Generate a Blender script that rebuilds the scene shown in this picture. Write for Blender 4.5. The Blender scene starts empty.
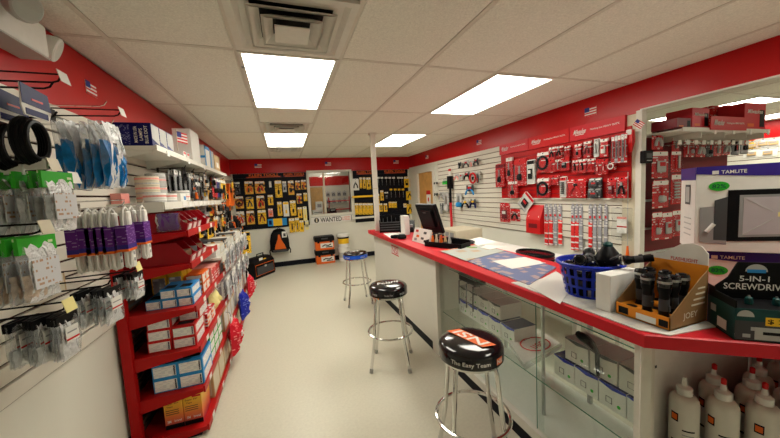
import bpy, math, random
from mathutils import Vector, Matrix
random.seed(7)
S = bpy.context.scene
COL = S.collection
PI = math.pi

# ------------------------------------------------------------------ camera
F_PX, YAW, PITCH, ROLL, EYE = 310.255, 0.3273, -0.0863, -0.0532, 1.559
fw = Vector((math.sin(YAW)*math.cos(PITCH), math.cos(YAW)*math.cos(PITCH), math.sin(PITCH)))
r0 = Vector((math.cos(YAW), -math.sin(YAW), 0)); u0 = r0.cross(fw)
rt = math.cos(ROLL)*r0 + math.sin(ROLL)*u0
up = -math.sin(ROLL)*r0 + math.cos(ROLL)*u0
CAM = Vector((0, 0, EYE))
cd = bpy.data.cameras.new('camera'); cam = bpy.data.objects.new('camera', cd); COL.objects.link(cam)
cam.matrix_world = Matrix(((rt.x, up.x, -fw.x, 0), (rt.y, up.y, -fw.y, 0), (rt.z, up.z, -fw.z, EYE), (0, 0, 0, 1)))
cd.sensor_width = 36; cd.lens = F_PX*36/780; cd.clip_start = 0.02
S.camera = cam

# ------------------------------------------------------------------ world, exposure
w = bpy.data.worlds.new('world'); S.world = w; w.use_nodes = True
w.node_tree.nodes['Background'].inputs[0].default_value = (1, .93, .82, 1)
w.node_tree.nodes['Background'].inputs[1].default_value = 0.05
S.view_settings.view_transform = 'Standard'; S.view_settings.look = 'None'
S.view_settings.gamma = 1; S.view_settings.use_curve_mapping = False
S.view_settings.exposure = 0.55
LAMP = 9.0            # brightness of the ceiling panels

# measured points: a photo pixel's sight line met with a known plane of the room
def ray(px, py): return fw + rt*((px-390)/F_PX) - up*((py-219)/F_PX)
def LX(px, py, X): d = ray(px, py); return CAM + d*(X/d.x)
def LY(px, py, Y): d = ray(px, py); return CAM + d*(Y/d.y)
def LZ(px, py, Z): d = ray(px, py); return CAM + d*((Z-EYE)/d.z)

# ------------------------------------------------------------------ materials
M = {}
def mat(n, col, rough=.5, metal=0, noise=.06, nscale=30, bump=0, bscale=200, trans=0, emit=None, coat=0, spec=.3, ior=1.45):
    m = bpy.data.materials.new(n); m.use_nodes = True; nt = m.node_tree; p = nt.nodes['Principled BSDF']
    p.inputs['Roughness'].default_value = rough; p.inputs['Metallic'].default_value = metal
    p.inputs['Specular IOR Level'].default_value = spec; p.inputs['IOR'].default_value = ior
    if coat: p.inputs['Coat Weight'].default_value = coat; p.inputs['Coat Roughness'].default_value = .08
    if trans: p.inputs['Transmission Weight'].default_value = trans
    p.inputs['Base Color'].default_value = (*col, 1)
    tc = nt.nodes.new('ShaderNodeTexCoord')
    if noise:
        nz = nt.nodes.new('ShaderNodeTexNoise'); nz.inputs['Scale'].default_value = nscale
        nt.links.new(tc.outputs['Object'], nz.inputs['Vector'])
        mx = nt.nodes.new('ShaderNodeMix'); mx.data_type = 'RGBA'
        mx.inputs[6].default_value = (*[c*(1-noise) for c in col], 1)
        mx.inputs[7].default_value = (*[min(1, c*(1+noise)) for c in col], 1)
        nt.links.new(nz.outputs['Fac'], mx.inputs[0]); nt.links.new(mx.outputs[2], p.inputs['Base Color'])
    if bump:
        nb = nt.nodes.new('ShaderNodeTexNoise'); nb.inputs['Scale'].default_value = bscale
        nt.links.new(tc.outputs['Object'], nb.inputs['Vector'])
        bp = nt.nodes.new('ShaderNodeBump'); bp.inputs['Strength'].default_value = bump; bp.inputs['Distance'].default_value = .004
        nt.links.new(nb.outputs['Fac'], bp.inputs['Height']); nt.links.new(bp.outputs[0], p.inputs['Normal'])
    if emit:
        p.inputs['Emission Color'].default_value = (*emit[0], 1); p.inputs['Emission Strength'].default_value = emit[1]
    M[n] = m; return m
def print_mat(n, bg, ink, sx=60, sz=90, amount=.5, rough=.45, second=None, blob=9):
    """flat print: rows of small ink marks, and optional larger coloured patches"""
    m = bpy.data.materials.new(n); m.use_nodes = True; nt = m.node_tree; p = nt.nodes['Principled BSDF']
    p.inputs['Roughness'].default_value = rough; p.inputs['Specular IOR Level'].default_value = .25
    tc = nt.nodes.new('ShaderNodeTexCoord'); L = nt.links.new
    mp = nt.nodes.new('ShaderNodeMapping'); mp.inputs['Scale'].default_value = (sx, sx, sz); L(tc.outputs['Object'], mp.inputs[0])
    sn = nt.nodes.new('ShaderNodeVectorMath'); sn.operation = 'FLOOR'; L(mp.outputs[0], sn.inputs[0])
    wn = nt.nodes.new('ShaderNodeTexWhiteNoise'); L(sn.outputs[0], wn.inputs['Vector'])
    fr = nt.nodes.new('ShaderNodeVectorMath'); fr.operation = 'FRACTION'; L(mp.outputs[0], fr.inputs[0])
    sp = nt.nodes.new('ShaderNodeSeparateXYZ'); L(fr.outputs[0], sp.inputs[0])
    g = nt.nodes.new('ShaderNodeMath'); g.operation = 'GREATER_THAN'; g.inputs[1].default_value = .5; L(sp.outputs[2], g.inputs[0])
    h = nt.nodes.new('ShaderNodeMath'); h.operation = 'LESS_THAN'; h.inputs[1].default_value = amount; L(wn.outputs['Value'], h.inputs[0])
    k = nt.nodes.new('ShaderNodeMath'); k.operation = 'MULTIPLY'; L(g.outputs[0], k.inputs[0]); L(h.outputs[0], k.inputs[1])
    mx = nt.nodes.new('ShaderNodeMix'); mx.data_type = 'RGBA'
    mx.inputs[6].default_value = (*bg, 1); mx.inputs[7].default_value = (*ink, 1); L(k.outputs[0], mx.inputs[0])
    if second:
        vo = nt.nodes.new('ShaderNodeTexVoronoi'); vo.inputs['Scale'].default_value = blob; vo.distance = 'CHEBYCHEV'; L(tc.outputs['Object'], vo.inputs['Vector'])
        gt = nt.nodes.new('ShaderNodeMath'); gt.operation = 'LESS_THAN'; gt.inputs[1].default_value = .32; L(vo.outputs['Distance'], gt.inputs[0])
        m2 = nt.nodes.new('ShaderNodeMix'); m2.data_type = 'RGBA'; L(mx.outputs[2], m2.inputs[6]); m2.inputs[7].default_value = (*second, 1)
        L(gt.outputs[0], m2.inputs[0]); mx = m2
    L(mx.outputs[2], p.inputs['Base Color']); M[n] = m
def film_mat(n, col, op, rough=.12, wrinkle=.6, scale=40):
    """thin clear plastic: part see-through, part shiny"""
    m = bpy.data.materials.new(n); m.use_nodes = True; nt = m.node_tree; L = nt.links.new
    p = nt.nodes['Principled BSDF']; p.inputs['Base Color'].default_value = (*col, 1); p.inputs['Roughness'].default_value = rough
    t = nt.nodes.new('ShaderNodeBsdfTransparent'); t.inputs[0].default_value = (.96, .97, .97, 1)
    mx = nt.nodes.new('ShaderNodeMixShader'); lw = nt.nodes.new('ShaderNodeLayerWeight'); lw.inputs[0].default_value = .08 if n == 'film_clear' else .25
    ma = nt.nodes.new('ShaderNodeMath'); ma.operation = 'ADD'; ma.inputs[1].default_value = op; ma.use_clamp = True
    L(lw.outputs['Fresnel'], ma.inputs[0]); L(ma.outputs[0], mx.inputs[0]); L(t.outputs[0], mx.inputs[1]); L(p.outputs[0], mx.inputs[2])
    L(mx.outputs[0], nt.nodes['Material Output'].inputs[0])
    if wrinkle:
        tc = nt.nodes.new('ShaderNodeTexCoord'); nb = nt.nodes.new('ShaderNodeTexNoise'); nb.inputs['Scale'].default_value = scale
        nb.inputs['Distortion'].default_value = 2; L(tc.outputs['Object'], nb.inputs['Vector'])
        bp = nt.nodes.new('ShaderNodeBump'); bp.inputs['Strength'].default_value = wrinkle; bp.inputs['Distance'].default_value = .01
        L(nb.outputs['Fac'], bp.inputs['Height']); L(bp.outputs[0], p.inputs['Normal'])
    M[n] = m
def grad_mat(n, stops, z0, z1, rough=.4):
    """printed colour fade on a carton, along the object's own height"""
    m = bpy.data.materials.new(n); m.use_nodes = True; nt = m.node_tree; L = nt.links.new
    p = nt.nodes['Principled BSDF']; p.inputs['Roughness'].default_value = rough
    tc = nt.nodes.new('ShaderNodeTexCoord'); s = nt.nodes.new('ShaderNodeSeparateXYZ'); L(tc.outputs['Object'], s.inputs[0])
    mr = nt.nodes.new('ShaderNodeMapRange'); mr.inputs[1].default_value = z0; mr.inputs[2].default_value = z1; L(s.outputs[2], mr.inputs[0])
    cr = nt.nodes.new('ShaderNodeValToRGB'); L(mr.outputs[0], cr.inputs[0])
    e = cr.color_ramp.elements
    while len(e) < len(stops): e.new(.5)
    for i, (q, c) in enumerate(stops): e[i].position = q; e[i].color = (*c, 1)
    L(cr.outputs[0], p.inputs['Base Color']); M[n] = m

mat('ceiling_tile', (.79, .775, .69), .9, noise=.22, nscale=120, bump=1, bscale=85)
mat('tee', (.66, .62, .54), .6)
mat('red_paint', (.47, .004, .006), .30, noise=.05, nscale=3, bump=.05, bscale=60, spec=.3)
mat('wall_paint', (.70, .69, .61), .5, noise=.03, nscale=3)
mat('slat', (.66, .63, .55), .42, noise=.05, nscale=5)
mat('groove', (.05, .016, .010), .8)
mat('groove_light', (.14, .085, .05), .8)
mat('floor', (.60, .575, .465), .33, noise=.10, nscale=55)
mat('black_base', (.006, .007, .012), .5, spec=.12)
mat('white_metal', (.70, .68, .61), .4)
mat('white', (.76, .75, .71), .45)
mat('cream', (.62, .56, .42), .5)
mat('grey', (.30, .30, .30), .5)
mat('lightgrey', (.45, .45, .43), .5)
mat('darkgrey', (.06, .06, .065), .5)
mat('black', (.004, .004, .005), .45, spec=.15)
mat('black_gloss', (.006, .006, .008), .12, coat=.6)
mat('chrome', (.72, .72, .70), .1, 1, noise=.02)
mat('steel', (.45, .45, .45), .3, 1)
mat('red_rack', (.42, .005, .005), .42, spec=.25)
mat('red_bin', (.30, .002, .008), .3, spec=.35)
mat('red', (.55, .008, .010), .4, spec=.3)
mat('red_top', (.56, .012, .022), .4, spec=.3)
mat('darkred', (.16, .006, .012), .4)
mat('pink', (.75, .30, .26), .5)
mat('orange', (.75, .13, .012), .45)
mat('orange_box', (.80, .28, .02), .5)
mat('cardboard', (.26, .15, .06), .7)
mat('yellow', (.85, .52, .02), .45)
mat('paleyellow', (.85, .75, .32), .5)
mat('blue', (.01, .03, .42), .35)
mat('cyan', (.02, .25, .60), .4)
mat('navy', (.004, .007, .09), .45, spec=.15)
mat('purple', (.11, .015, .20), .4)
mat('violet', (.035, .018, .22), .4)
mat('green', (.03, .42, .03), .4)
mat('teal', (.005, .05, .05), .4)
mat('tan', (.55, .38, .20), .6)
mat('door_wood', (.62, .33, .10), .45, noise=.25, nscale=8)
mat('brown', (.12, .06, .03), .6)
mat('lamp', (.9, .9, .85), .5, noise=0, emit=((1, .955, .83), LAMP))
mat('skin_glass_edge', (.05, .22, .14), .15)
mat('reflection_glow', (.9, .9, .85), .5, noise=0, emit=((1, .955, .83), 2.2))  # dim emission imitating a fluorescent reflection in the window glass
mat('bright_blue', (.01, .09, .62), .35)
mat('paper', (.75, .74, .70), .6)
mat('bottle', (.66, .64, .57), .35)
mat('flag_blue', (.02, .03, .2), .5)
print_mat('label_print', (.84, .83, .80), (.62, .62, .65), 55, 150, .5)
print_mat('newsprint', (.66, .65, .61), (.58, .58, .57), 35, 110, .4)
print_mat('catalogue', (.13, .17, .32), (.48, .48, .52), 16, 70, .5, second=(.40, .30, .30), blob=16)
print_mat('catalogue_b', (.42, .45, .42), (.16, .24, .20), 30, 40, .45, second=(.45, .33, .22), blob=8)
print_mat('navy_print', (.008, .012, .13), (.25, .28, .5), 150, 130, .3)
print_mat('red_print', (.55, .010, .013), (.70, .5, .48), 70, 70, .12)
print_mat('redwhite_print', (.58, .02, .025), (.74, .70, .68), 34, 42, .26)
print_mat('yellow_print', (.82, .50, .03), (.10, .06, .02), 60, 45, .25)
print_mat('klein_print', (.72, .40, .05), (.45, .08, .03), 45, 28, .35, second=(.06, .035, .03), blob=13)
print_mat('green_print', (.03, .40, .02), (.55, .7, .4), 50, 60, .12)
print_mat('bag_print', (.62, .63, .66), (.46, .28, .18), 150, 70, .28)
print_mat('purple_print', (.10, .012, .20), (.30, .18, .42), 60, 120, .3)
print_mat('mixed_print', (.60, .58, .54), (.05, .05, .06), 35, 30, .35, second=(.55, .25, .03), blob=16)
print_mat('dark_print', (.05, .05, .055), (.40, .40, .40), 50, 40, .2)
print_mat('orangewhite_print', (.75, .70, .64), (.75, .20, .05), 30, 24, .45)
print_mat('cable_grey', (.30, .30, .33), (.62, .62, .62), 30, 34, .4)
print_mat('checker_red', (.70, .03, .03), (.75, .73, .70), 26, 30, .45)
print_mat('mesh_red', (.65, .01, .03), (.85, .25, .25), 40, 40, .3)
print_mat('mesh_blue', (.01, .02, .35), (.12, .15, .6), 40, 40, .3)
film_mat('film', (.70, .72, .74), .15, wrinkle=1.0, scale=30)
film_mat('film_clear', (.45, .45, .46), .03, wrinkle=.3)
film_mat('film_milky', (.70, .71, .72), .12, wrinkle=1.0, scale=35)
def glass_mat(n, tint, base):
    m = bpy.data.materials.new(n); m.use_nodes = True; nt = m.node_tree; L = nt.links.new; nt.nodes.remove(nt.nodes['Principled BSDF'])
    t = nt.nodes.new('ShaderNodeBsdfTransparent'); t.inputs[0].default_value = (*tint, 1); g = nt.nodes.new('ShaderNodeBsdfGlossy'); g.inputs['Roughness'].default_value = .02
    f = nt.nodes.new('ShaderNodeLayerWeight'); f.inputs[0].default_value = .5; x = nt.nodes.new('ShaderNodeMixShader')
    pw = nt.nodes.new('ShaderNodeMath'); pw.operation = 'POWER'; pw.inputs[1].default_value = 4
    mu = nt.nodes.new('ShaderNodeMath'); mu.operation = 'MULTIPLY_ADD'; mu.inputs[1].default_value = .6; mu.inputs[2].default_value = base
    L(f.outputs['Facing'], pw.inputs[0]); L(pw.outputs[0], mu.inputs[0]); L(mu.outputs[0], x.inputs[0])
    L(t.outputs[0], x.inputs[1]); L(g.outputs[0], x.inputs[2]); L(x.outputs[0], nt.nodes['Material Output'].inputs[0]); M[n] = m
glass_mat('glass', (.95, .98, .96), .03); glass_mat('window_glass', (.97, .98, .97), .05)
grad_mat('sunset_carton', [(0, (.45, .01, .06)), (.35, (.75, .16, .03)), (.7, (.85, .45, .02)), (1, (.90, .62, .02))], 0, .2)
mat('blue_fill', (.006, .20, .55), .4, noise=.75, nscale=28, bump=1, bscale=45)
mat('amber_fill', (.56, .44, .34), .5, noise=.6, nscale=60)
mat('white_fill', (.58, .59, .60), .4, noise=.4, nscale=45, bump=1, bscale=60)
mat('reflector', (.55, .50, .55), .3, .4)

# ------------------------------------------------------------------ mesh helpers
class B:
    def __init__(s): s.v = []; s.f = []; s.m = []; s.mats = []; s.x = Matrix()
    def mi(s, m):
        if m not in s.mats: s.mats.append(m)
        return s.mats.index(m)
    def add(s, vs, fs, m):
        o = len(s.v); k = s.mi(m)
        s.v += [tuple(s.x @ Vector(p)) for p in vs]; s.f += [tuple(i+o for i in f) for f in fs]; s.m += [k]*len(fs); return s
    def box(s, x0, x1, y0, y1, z0, z1, m):
        v = [(x, y, z) for x in (x0, x1) for y in (y0, y1) for z in (z0, z1)]
        return s.add(v, [(0, 1, 3, 2), (4, 6, 7, 5), (0, 4, 5, 1), (2, 3, 7, 6), (0, 2, 6, 4), (1, 5, 7, 3)], m)
    def rbox(s, x0, x1, y0, y1, z0, z1, r, m):
        """box with chamfered vertical and horizontal edges"""
        def ring(i, z): return [(x0+i+r, y0+i, z), (x1-i-r, y0+i, z), (x1-i, y0+i+r, z), (x1-i, y1-i-r, z), (x1-i-r, y1-i, z), (x0+i+r, y1-i, z), (x0+i, y1-i-r, z), (x0+i, y0+i+r, z)]
        rs = [ring(r*.6, z0), ring(0, z0+r), ring(0, z1-r), ring(r*.6, z1)]
        return s.rings(rs, m)
    def rings(s, rs, m, caps=True, closed=True):
        n = len(rs[0]); v = [p for r in rs for p in r]; f = []
        for a in range(len(rs)-1):
            for i in range(n if closed else n-1):
                j = (i+1) % n; f.append((a*n+i, a*n+j, (a+1)*n+j, (a+1)*n+i))
        if caps: f.append(tuple(range(n-1, -1, -1))); f.append(tuple((len(rs)-1)*n+i for i in range(n)))
        return s.add(v, f, m)
    def prism(s, poly, a, b, m, axis='z'):
        def P(p, t): return (p[0], p[1], t) if axis == 'z' else ((p[0], t, p[1]) if axis == 'y' else (t, p[0], p[1]))
        return s.rings([[P(p, a) for p in poly], [P(p, b) for p in poly]], m)
    def lathe(s, prof, m, n=20, c=(0, 0, 0), sx=1, sy=1):
        return s.rings([[(c[0]+r*sx*math.cos(2*PI*i/n), c[1]+r*sy*math.sin(2*PI*i/n), c[2]+z) for i in range(n)] for r, z in prof], m)
    def tube(s, pts, r, m, n=8, closed=False):
        pts = [Vector(p) for p in pts]; rs = []; N = len(pts); up_ = None
        for i, p in enumerate(pts):
            a = pts[i-1] if (i > 0 or closed) else p; b = pts[(i+1) % N] if (i < N-1 or closed) else p
            d = (b-a).normalized()
            if up_ is None: up_ = Vector((0, 0, 1)) if abs(d.z) < .9 else Vector((1, 0, 0))
            q = (up_ - d*up_.dot(d))
            if q.length < 1e-4: q = d.orthogonal()
            q.normalize(); up_ = q; t = d.cross(q); rr = r[i] if isinstance(r, (list, tuple)) else r
            rs.append([tuple(p + (q*math.cos(2*PI*k/n) + t*math.sin(2*PI*k/n))*rr) for k in range(n)])
        if closed: rs.append(rs[0]); return s.rings(rs, m, caps=False)
        return s.rings(rs, m)
    def build(s, name, parent=None, loc=None, rz=None, smooth=False):
        me = bpy.data.meshes.new(name); me.from_pydata(s.v, [], s.f)
        for k in s.mats: me.materials.append(M[k])
        me.polygons.foreach_set('material_index', s.m)
        if smooth: me.polygons.foreach_set('use_smooth', [True]*len(s.f))
        me.update()
        if smooth:
            try: me.set_sharp_from_angle(angle=math.radians(40))
            except Exception: pass
        o = bpy.data.objects.new(name, me); COL.objects.link(o)
        if parent: o.parent = parent
        if loc is not None: o.location = loc
        if rz is not None: o.rotation_euler = (0, 0, rz)
        return o
def bx(name, m, x0, x1, y0, y1, z0, z1, parent=None):
    return B().box(x0, x1, y0, y1, z0, z1, m).build(name, parent)
def tag(o, label, cat, group=None):
    o['label'] = label; o['category'] = cat
    if group: o['group'] = group
    return o
def struct(o): o['kind'] = 'structure'; return o
def thing(name, label, cat, loc=(0, 0, 0), rz=0, group=None):
    o = bpy.data.objects.new(name, None); COL.objects.link(o); o.empty_display_size = .05
    o.location = loc; o.rotation_euler = (0, 0, rz); return tag(o, label, cat, group)
def dup(o, loc=None, rz=None, label=None, parent=None):
    c = o.copy(); COL.objects.link(c)
    if parent: c.parent = parent
    if loc is not None: c.location = loc
    if rz is not None: c.rotation_euler = (0, 0, rz)
    if label: c['label'] = label
    for ch in list(o.children): dup(ch, parent=c)
    return c
TXT = {}
def text_mesh(t):
    if t not in TXT:
        cu = bpy.data.curves.new('lettering', 'FONT'); cu.body = t; cu.offset = .012; cu.resolution_u = 3
        o = bpy.data.objects.new('lettering', cu); COL.objects.link(o)
        bpy.context.view_layer.update()
        me = bpy.data.meshes.new_from_object(o.evaluated_get(bpy.context.evaluated_depsgraph_get()))
        vs = [tuple(v.co) for v in me.vertices]; fs = [tuple(p.vertices) for p in me.polygons]
        bpy.data.objects.remove(o); bpy.data.curves.remove(cu); bpy.data.meshes.remove(me)
        xs = [v[0] for v in vs]; ys = [v[1] for v in vs]; x0, x1, y0, y1 = min(xs), max(xs), min(ys), max(ys)
        TXT[t] = ([((v[0]-x0)/(x1-x0), (v[1]-y0)/(y1-y0)) for v in vs], fs, (x1-x0)/(y1-y0))
    return TXT[t]
def text(t, m, parent, origin, right, upv, w, h=None, slant=0, name='lettering'):
    """flat print: text fitted to w x h, its middle at origin, on a face given by two directions"""
    vs, fs, asp = text_mesh(t); h = h or w/asp; o = Vector(origin); R_, U = Vector(right), Vector(upv); b = B()
    b.add([tuple(o + R_*((x-.5)*w + slant*(y-.5)*h) + U*((y-.5)*h)) for x, y in vs], fs, m)
    return b.build(name, parent)
FR, FU = (1, 0, 0), (0, 0, 1)       # right and up on a front face (facing local -y)

# =================================================================== THE ROOM
H = 2.437; XL, XR, YB, YF = -1.03, 3.109, 7.431, -1.9
struct(bx('floor', 'floor', XL-.1, 8.2, YF-.1, YB+.1, -.05, 0))
T = .6096; GX, GY = -.803, 2.066
ceil = struct(bx('ceiling', 'tee', XL-.1, 8.2, YF-.1, YB+.1, H+.012, H+.06))
cols = [XL] + [GX + k*T for k in range(0, 15)] + [8.0]
cols = [c for c in cols if c <= 8.0]
rows = [YF] + [GY + k*2*T for k in range(-3, 5)] + [YB]
rows = sorted(set(r for r in rows if YF <= r <= YB))
lights = [(1, 0), (1, 2), (4, 0), (4, 2), (10, 0), (13, 0), (10, -2), (4, -2)]
lrect = [(GX+c*T, GY+r*2*T) for c, r in lights]
vents = [(GX+T, GY-T), (GX+T, GY+2*2*T-T), (GX+T, GY+3*2*T)]
def taken(x, y):
    for a, b in lrect:
        if a-.01 < x < a+T+.01 and b-.01 < y < b+2*T+.01: return True
    return False
tile_cache = {}
for i in range(len(cols)-1):
    for j in range(len(rows)-1):
        x0, x1, y0, y1 = cols[i], cols[i+1], rows[j], rows[j+1]
        if x1-x0 < .02 or y1-y0 < .02 or taken((x0+x1)/2, (y0+y1)/2): continue
        for (vx, vy) in vents:                     # shorten the tile that a vent shares
            if abs(x0-vx) < .01 and y0-.01 <= vy and vy+T <= y1+.01:
                if vy-y0 > .1: y1 = vy
                else: y0 = vy+T
        k = (round(x1-x0, 3), round(y1-y0, 3))
        if k not in tile_cache:
            a, b = (x1-x0)/2-.011, (y1-y0)/2-.011
            bb = B(); bb.rings([[(-a, -b, .012), (-a, b, .012), (a, b, .012), (a, -b, .012)], [(-a, -b, .003), (-a, b, .003), (a, b, .003), (a, -b, .003)], [(-a+.008, -b+.008, -.004), (-a+.008, b-.008, -.004), (a-.008, b-.008, -.004), (a-.008, -b+.008, -.004)]], 'ceiling_tile')
            o = bb.build('ceiling_tile', ceil); tile_cache[k] = o
        else:
            o = tile_cache[k].copy(); COL.objects.link(o)
        o.location = ((x0+x1)/2, (y0+y1)/2, H+.001)
g = B()
for x in cols[1:-1]: g.box(x-.012, x+.012, YF, YB, H-.004, H+.012, 'tee')
for y in rows[1:-1]: g.box(XL, 8.0, y-.012, y+.012, H-.0035, H+.0115, 'tee')
g.build('ceiling_grid', ceil)

def wall(name, m, *a): return struct(bx(name, m, *a))
wl = wall('wall_left', 'wall_paint', XL-.1, XL, YF, YB, 0, H)
wb = struct(B().box(XL-.1, .60, YB, YB+.1, 0, H, 'wall_paint').box(1.55, 8.1, YB, YB+.1, 0, H, 'wall_paint')
            .box(.60, 1.55, YB, YB+.1, 0, 1.13, 'wall_paint').box(.60, 1.55, YB, YB+.1, 2.10, H, 'wall_paint').build('wall_back'))
YE = 1.97                                         # the right wall stops here: an opening follows
wr = struct(B().box(XR, XR+.03, YE, 6.08, 0, H, 'wall_paint').box(XR, XR+.03, 6.95, YB, 0, H, 'wall_paint').box(XR, XR+.03, 6.08, 6.95, 2.0, H, 'wall_paint').build('wall_right'))
wf = wall('wall_front', 'wall_paint', XL-.1, 8.1, YF-.1, YF, 0, H)
wo = wall('wall_side_room', 'wall_paint', 8.0, 8.1, YF, YB, 0, H)
# red bands under the ceiling
struct(bx('trim_1', 'red_paint', XL, XL+.006, YF, YB, 2.065, H-.004))
struct(bx('trim_2', 'red_paint', XL+.006, XR, YB-.006, YB, 2.12, H-.004))
struct(B().box(XR-.006, XR, YE, YB-.006, 2.15, H-.004, 'red_paint').box(XR-.006, XR+.04, YF, YE, 2.185, H-.004, 'red_paint')
       .box(XR-.006, XR+.04, YF, YE, 2.172, 2.185, 'white_metal').build('trim_3'))
struct(bx('trim_4', 'red_paint', 7.98, 8.0, YF, YB, 2.08, H-.004))
# baseboards
struct(bx('baseboard_back', 'black_base', XL, XR, YB-.012, YB, 0, .11))
struct(bx('baseboard_left', 'black_base', XL, XL+.012, YF, YB, 0, .11))
struct(bx('baseboard_right', 'black_base', XR-.012, XR, YE, 6.0, 0, .11))

# slatwall boards: one object per slat, grooves recessed between
def slats(parent, axis, wallc, out, a0, a1, zs, pitch, gap, m='slat', back='groove', th=.016):
    """axis 'x': wall plane x=wallc, run a0..a1 in y"""
    src = None
    for z in zs:
        if src is None:
            b = B()
            h = pitch-gap
            prof = [(0, 0), (th-.003, 0), (th, .003), (th, h-.003), (th-.003, h), (0, h)]
            if axis == 'x': b.rings([[(out*p, a, q) for p, q in prof] for a in (a0, a1)], m); loc = (wallc, 0, z+gap)
            else: b.rings([[(a, out*p, q) for p, q in prof] for a in (a0, a1)], m); loc = (0, wallc, z+gap)
            src = b.build('slat', parent, loc)
        else:
            o = src.copy(); COL.objects.link(o); o.location = (wallc, 0, z+gap) if axis == 'x' else (0, wallc, z+gap)
bx('groove_backing', 'groove', XL, XL+.004, YF+.05, 6.1, .842, 2.064, wl)
slats(wl, 'x', XL+.004, 1, YF+.05, 6.1, [.842+k*.0776 for k in range(0, 15)], .0776, .0105)
bx('slat_top_strip', 'slat', XL+.004, XL+.02, YF+.05, 6.1, .842+15*.0776+.009, 2.064, wl)
bx('groove_backing', 'groove_light', XR-.004, XR, YE+.14, 5.86, .92, 2.149, wr)
slats(wr, 'x', XR-.004, -1, YE+.14, 5.86, [.92+k*.0768 for k in range(0, 16)], .0768, .0095)
bx('groove_backing', 'groove_light', 7.996, 8.0, .4, 6.0, .8, 2.08, wo)
slats(wo, 'x', 7.996, -1, .4, 6.0, [.80+k*.0985 for k in range(0, 13)], .0985, .012)
bx('wall_end_cap', 'white_metal', XR-.025, XR+.035, YE-.03, YE+.02, 0, 2.172, wr)
bx('corner_strip', 'cream', XR-.022, XR-.004, YE+.02, YE+.135, .6, 2.15, wr)

# door in the right wall
d1 = struct(bx('door_1', 'door_wood', XR+.03, XR+.07, 6.12, 6.91, .01, 1.97))
fr = B().box(XR-.02, XR+.10, 6.02, 6.12, 0, 2.06, 'white_metal').box(XR-.02, XR+.10, 6.91, 7.05, 0, 2.06, 'white_metal').box(XR-.02, XR+.10, 6.12, 6.91, 1.97, 2.06, 'white_metal')
fr.build('door_frame', d1)
B().lathe([(.02, 0), (.028, .02), (.03, .04), (.02, .055)], 'steel').build('door_handle', d1, (XR-.01, 6.84, 1.0)).rotation_euler = (0, -PI/2, 0)
sg = thing('door_sign', 'red and white notice fixed to the orange wooden door', 'sign', (XR+.028, 6.42, 1.36), -PI/2)
bx('board', 'paper', -.10, .10, -.006, 0, -.16, .10, sg); bx('heading', 'red', -.10, .10, -.007, 0, .10, .19, sg)
bx('picture', 'red', -.03, .03, -.008, -.006, -.06, .03, sg)

# sliding pass-through window in the back wall, office behind
w1 = struct(B().box(.55, .60, YB-.03, YB+.1, 1.08, 2.15, 'white_metal').box(1.55, 1.60, YB-.03, YB+.1, 1.08, 2.15, 'white_metal')
            .box(.60, 1.55, YB-.03, YB+.1, 2.10, 2.15, 'white_metal').box(.60, 1.55, YB-.05, YB+.1, 1.08, 1.13, 'white_metal').build('window_1'))
bx('sash_bar', 'cream', .915, .955, YB+.01, YB+.05, 1.13, 2.10, w1)
bx('pane', 'window_glass', .60, .93, YB+.03, YB+.034, 1.13, 2.10, w1)
bx('pane', 'window_glass', .94, 1.55, YB+.04, YB+.044, 1.13, 2.10, w1)
of = wall('wall_office_back', 'wall_paint', -.3, 2.6, YB+1.6, YB+1.65, 0, H)
wall('wall_office_left', 'wall_paint', -.35, -.3, YB+.1, YB+1.65, 0, H); wall('wall_office_right', 'wall_paint', 2.6, 2.65, YB+.1, YB+1.65, 0, H)
struct(bx('ceiling_office', 'ceiling_tile', -.35, 2.65, YB+.1, YB+1.65, H+.012, H+.06)); struct(bx('floor_office', 'floor', -.35, 2.65, YB+.1, YB+1.65, -.05, 0))
bx('red_band', 'red_paint', -.3, 2.6, YB+1.59, YB+1.6, 1.84, 2.10, of)
bx('slat_board', 'slat', 1.12, 1.9, YB+1.58, YB+1.6, 1.1, 1.83, of)

# =================================================================== CEILING FIXTURES
def ceiling_light(x, y, label, grp=None, lm='lamp'):
    t = thing('ceiling_light', label, 'light', (x+T/2, y+T, H), 0, grp)
    a, b = T/2-.004, T-.004
    f = B()
    for s in (-1, 1):
        f.box(min(s*a, s*(a-.022)), max(s*a, s*(a-.022)), -b, b, -.010, .012, 'white_metal')
        f.box(-a+.022, a-.022, min(s*b, s*(b-.022)), max(s*b, s*(b-.022)), -.010, .012, 'white_metal')
    f.build('frame', t); bx('diffuser', lm, -a+.022, a-.022, -b+.022, b-.022, -.004, .008, t)
    for s in (-.62, .62): B().box(-a-.001, -a+.018, s*b-.012, s*b+.012, -.014, -.009, 'grey').build('latch', t)
    return t
names = ['glowing ceiling light panel next to the large square air diffuser', 'glowing ceiling light panel between the two small air vents',
         'glowing ceiling light panel nearest the red banners over the counter', 'glowing ceiling light panel beside the white pole']
for (x, y), n in zip(lrect[:4], names): ceiling_light(x, y, n)
for x, y in lrect[4:]: ceiling_light(x, y, 'glowing ceiling light panel away from the vents and pole', 'outer ceiling light panels')
ceiling_light(.75, YB+.32, 'glowing panel added in the office as a fluorescent reflection in the glass', None, 'reflection_glow')  # panel added behind the window, standing in for a fluorescent reflection
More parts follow.
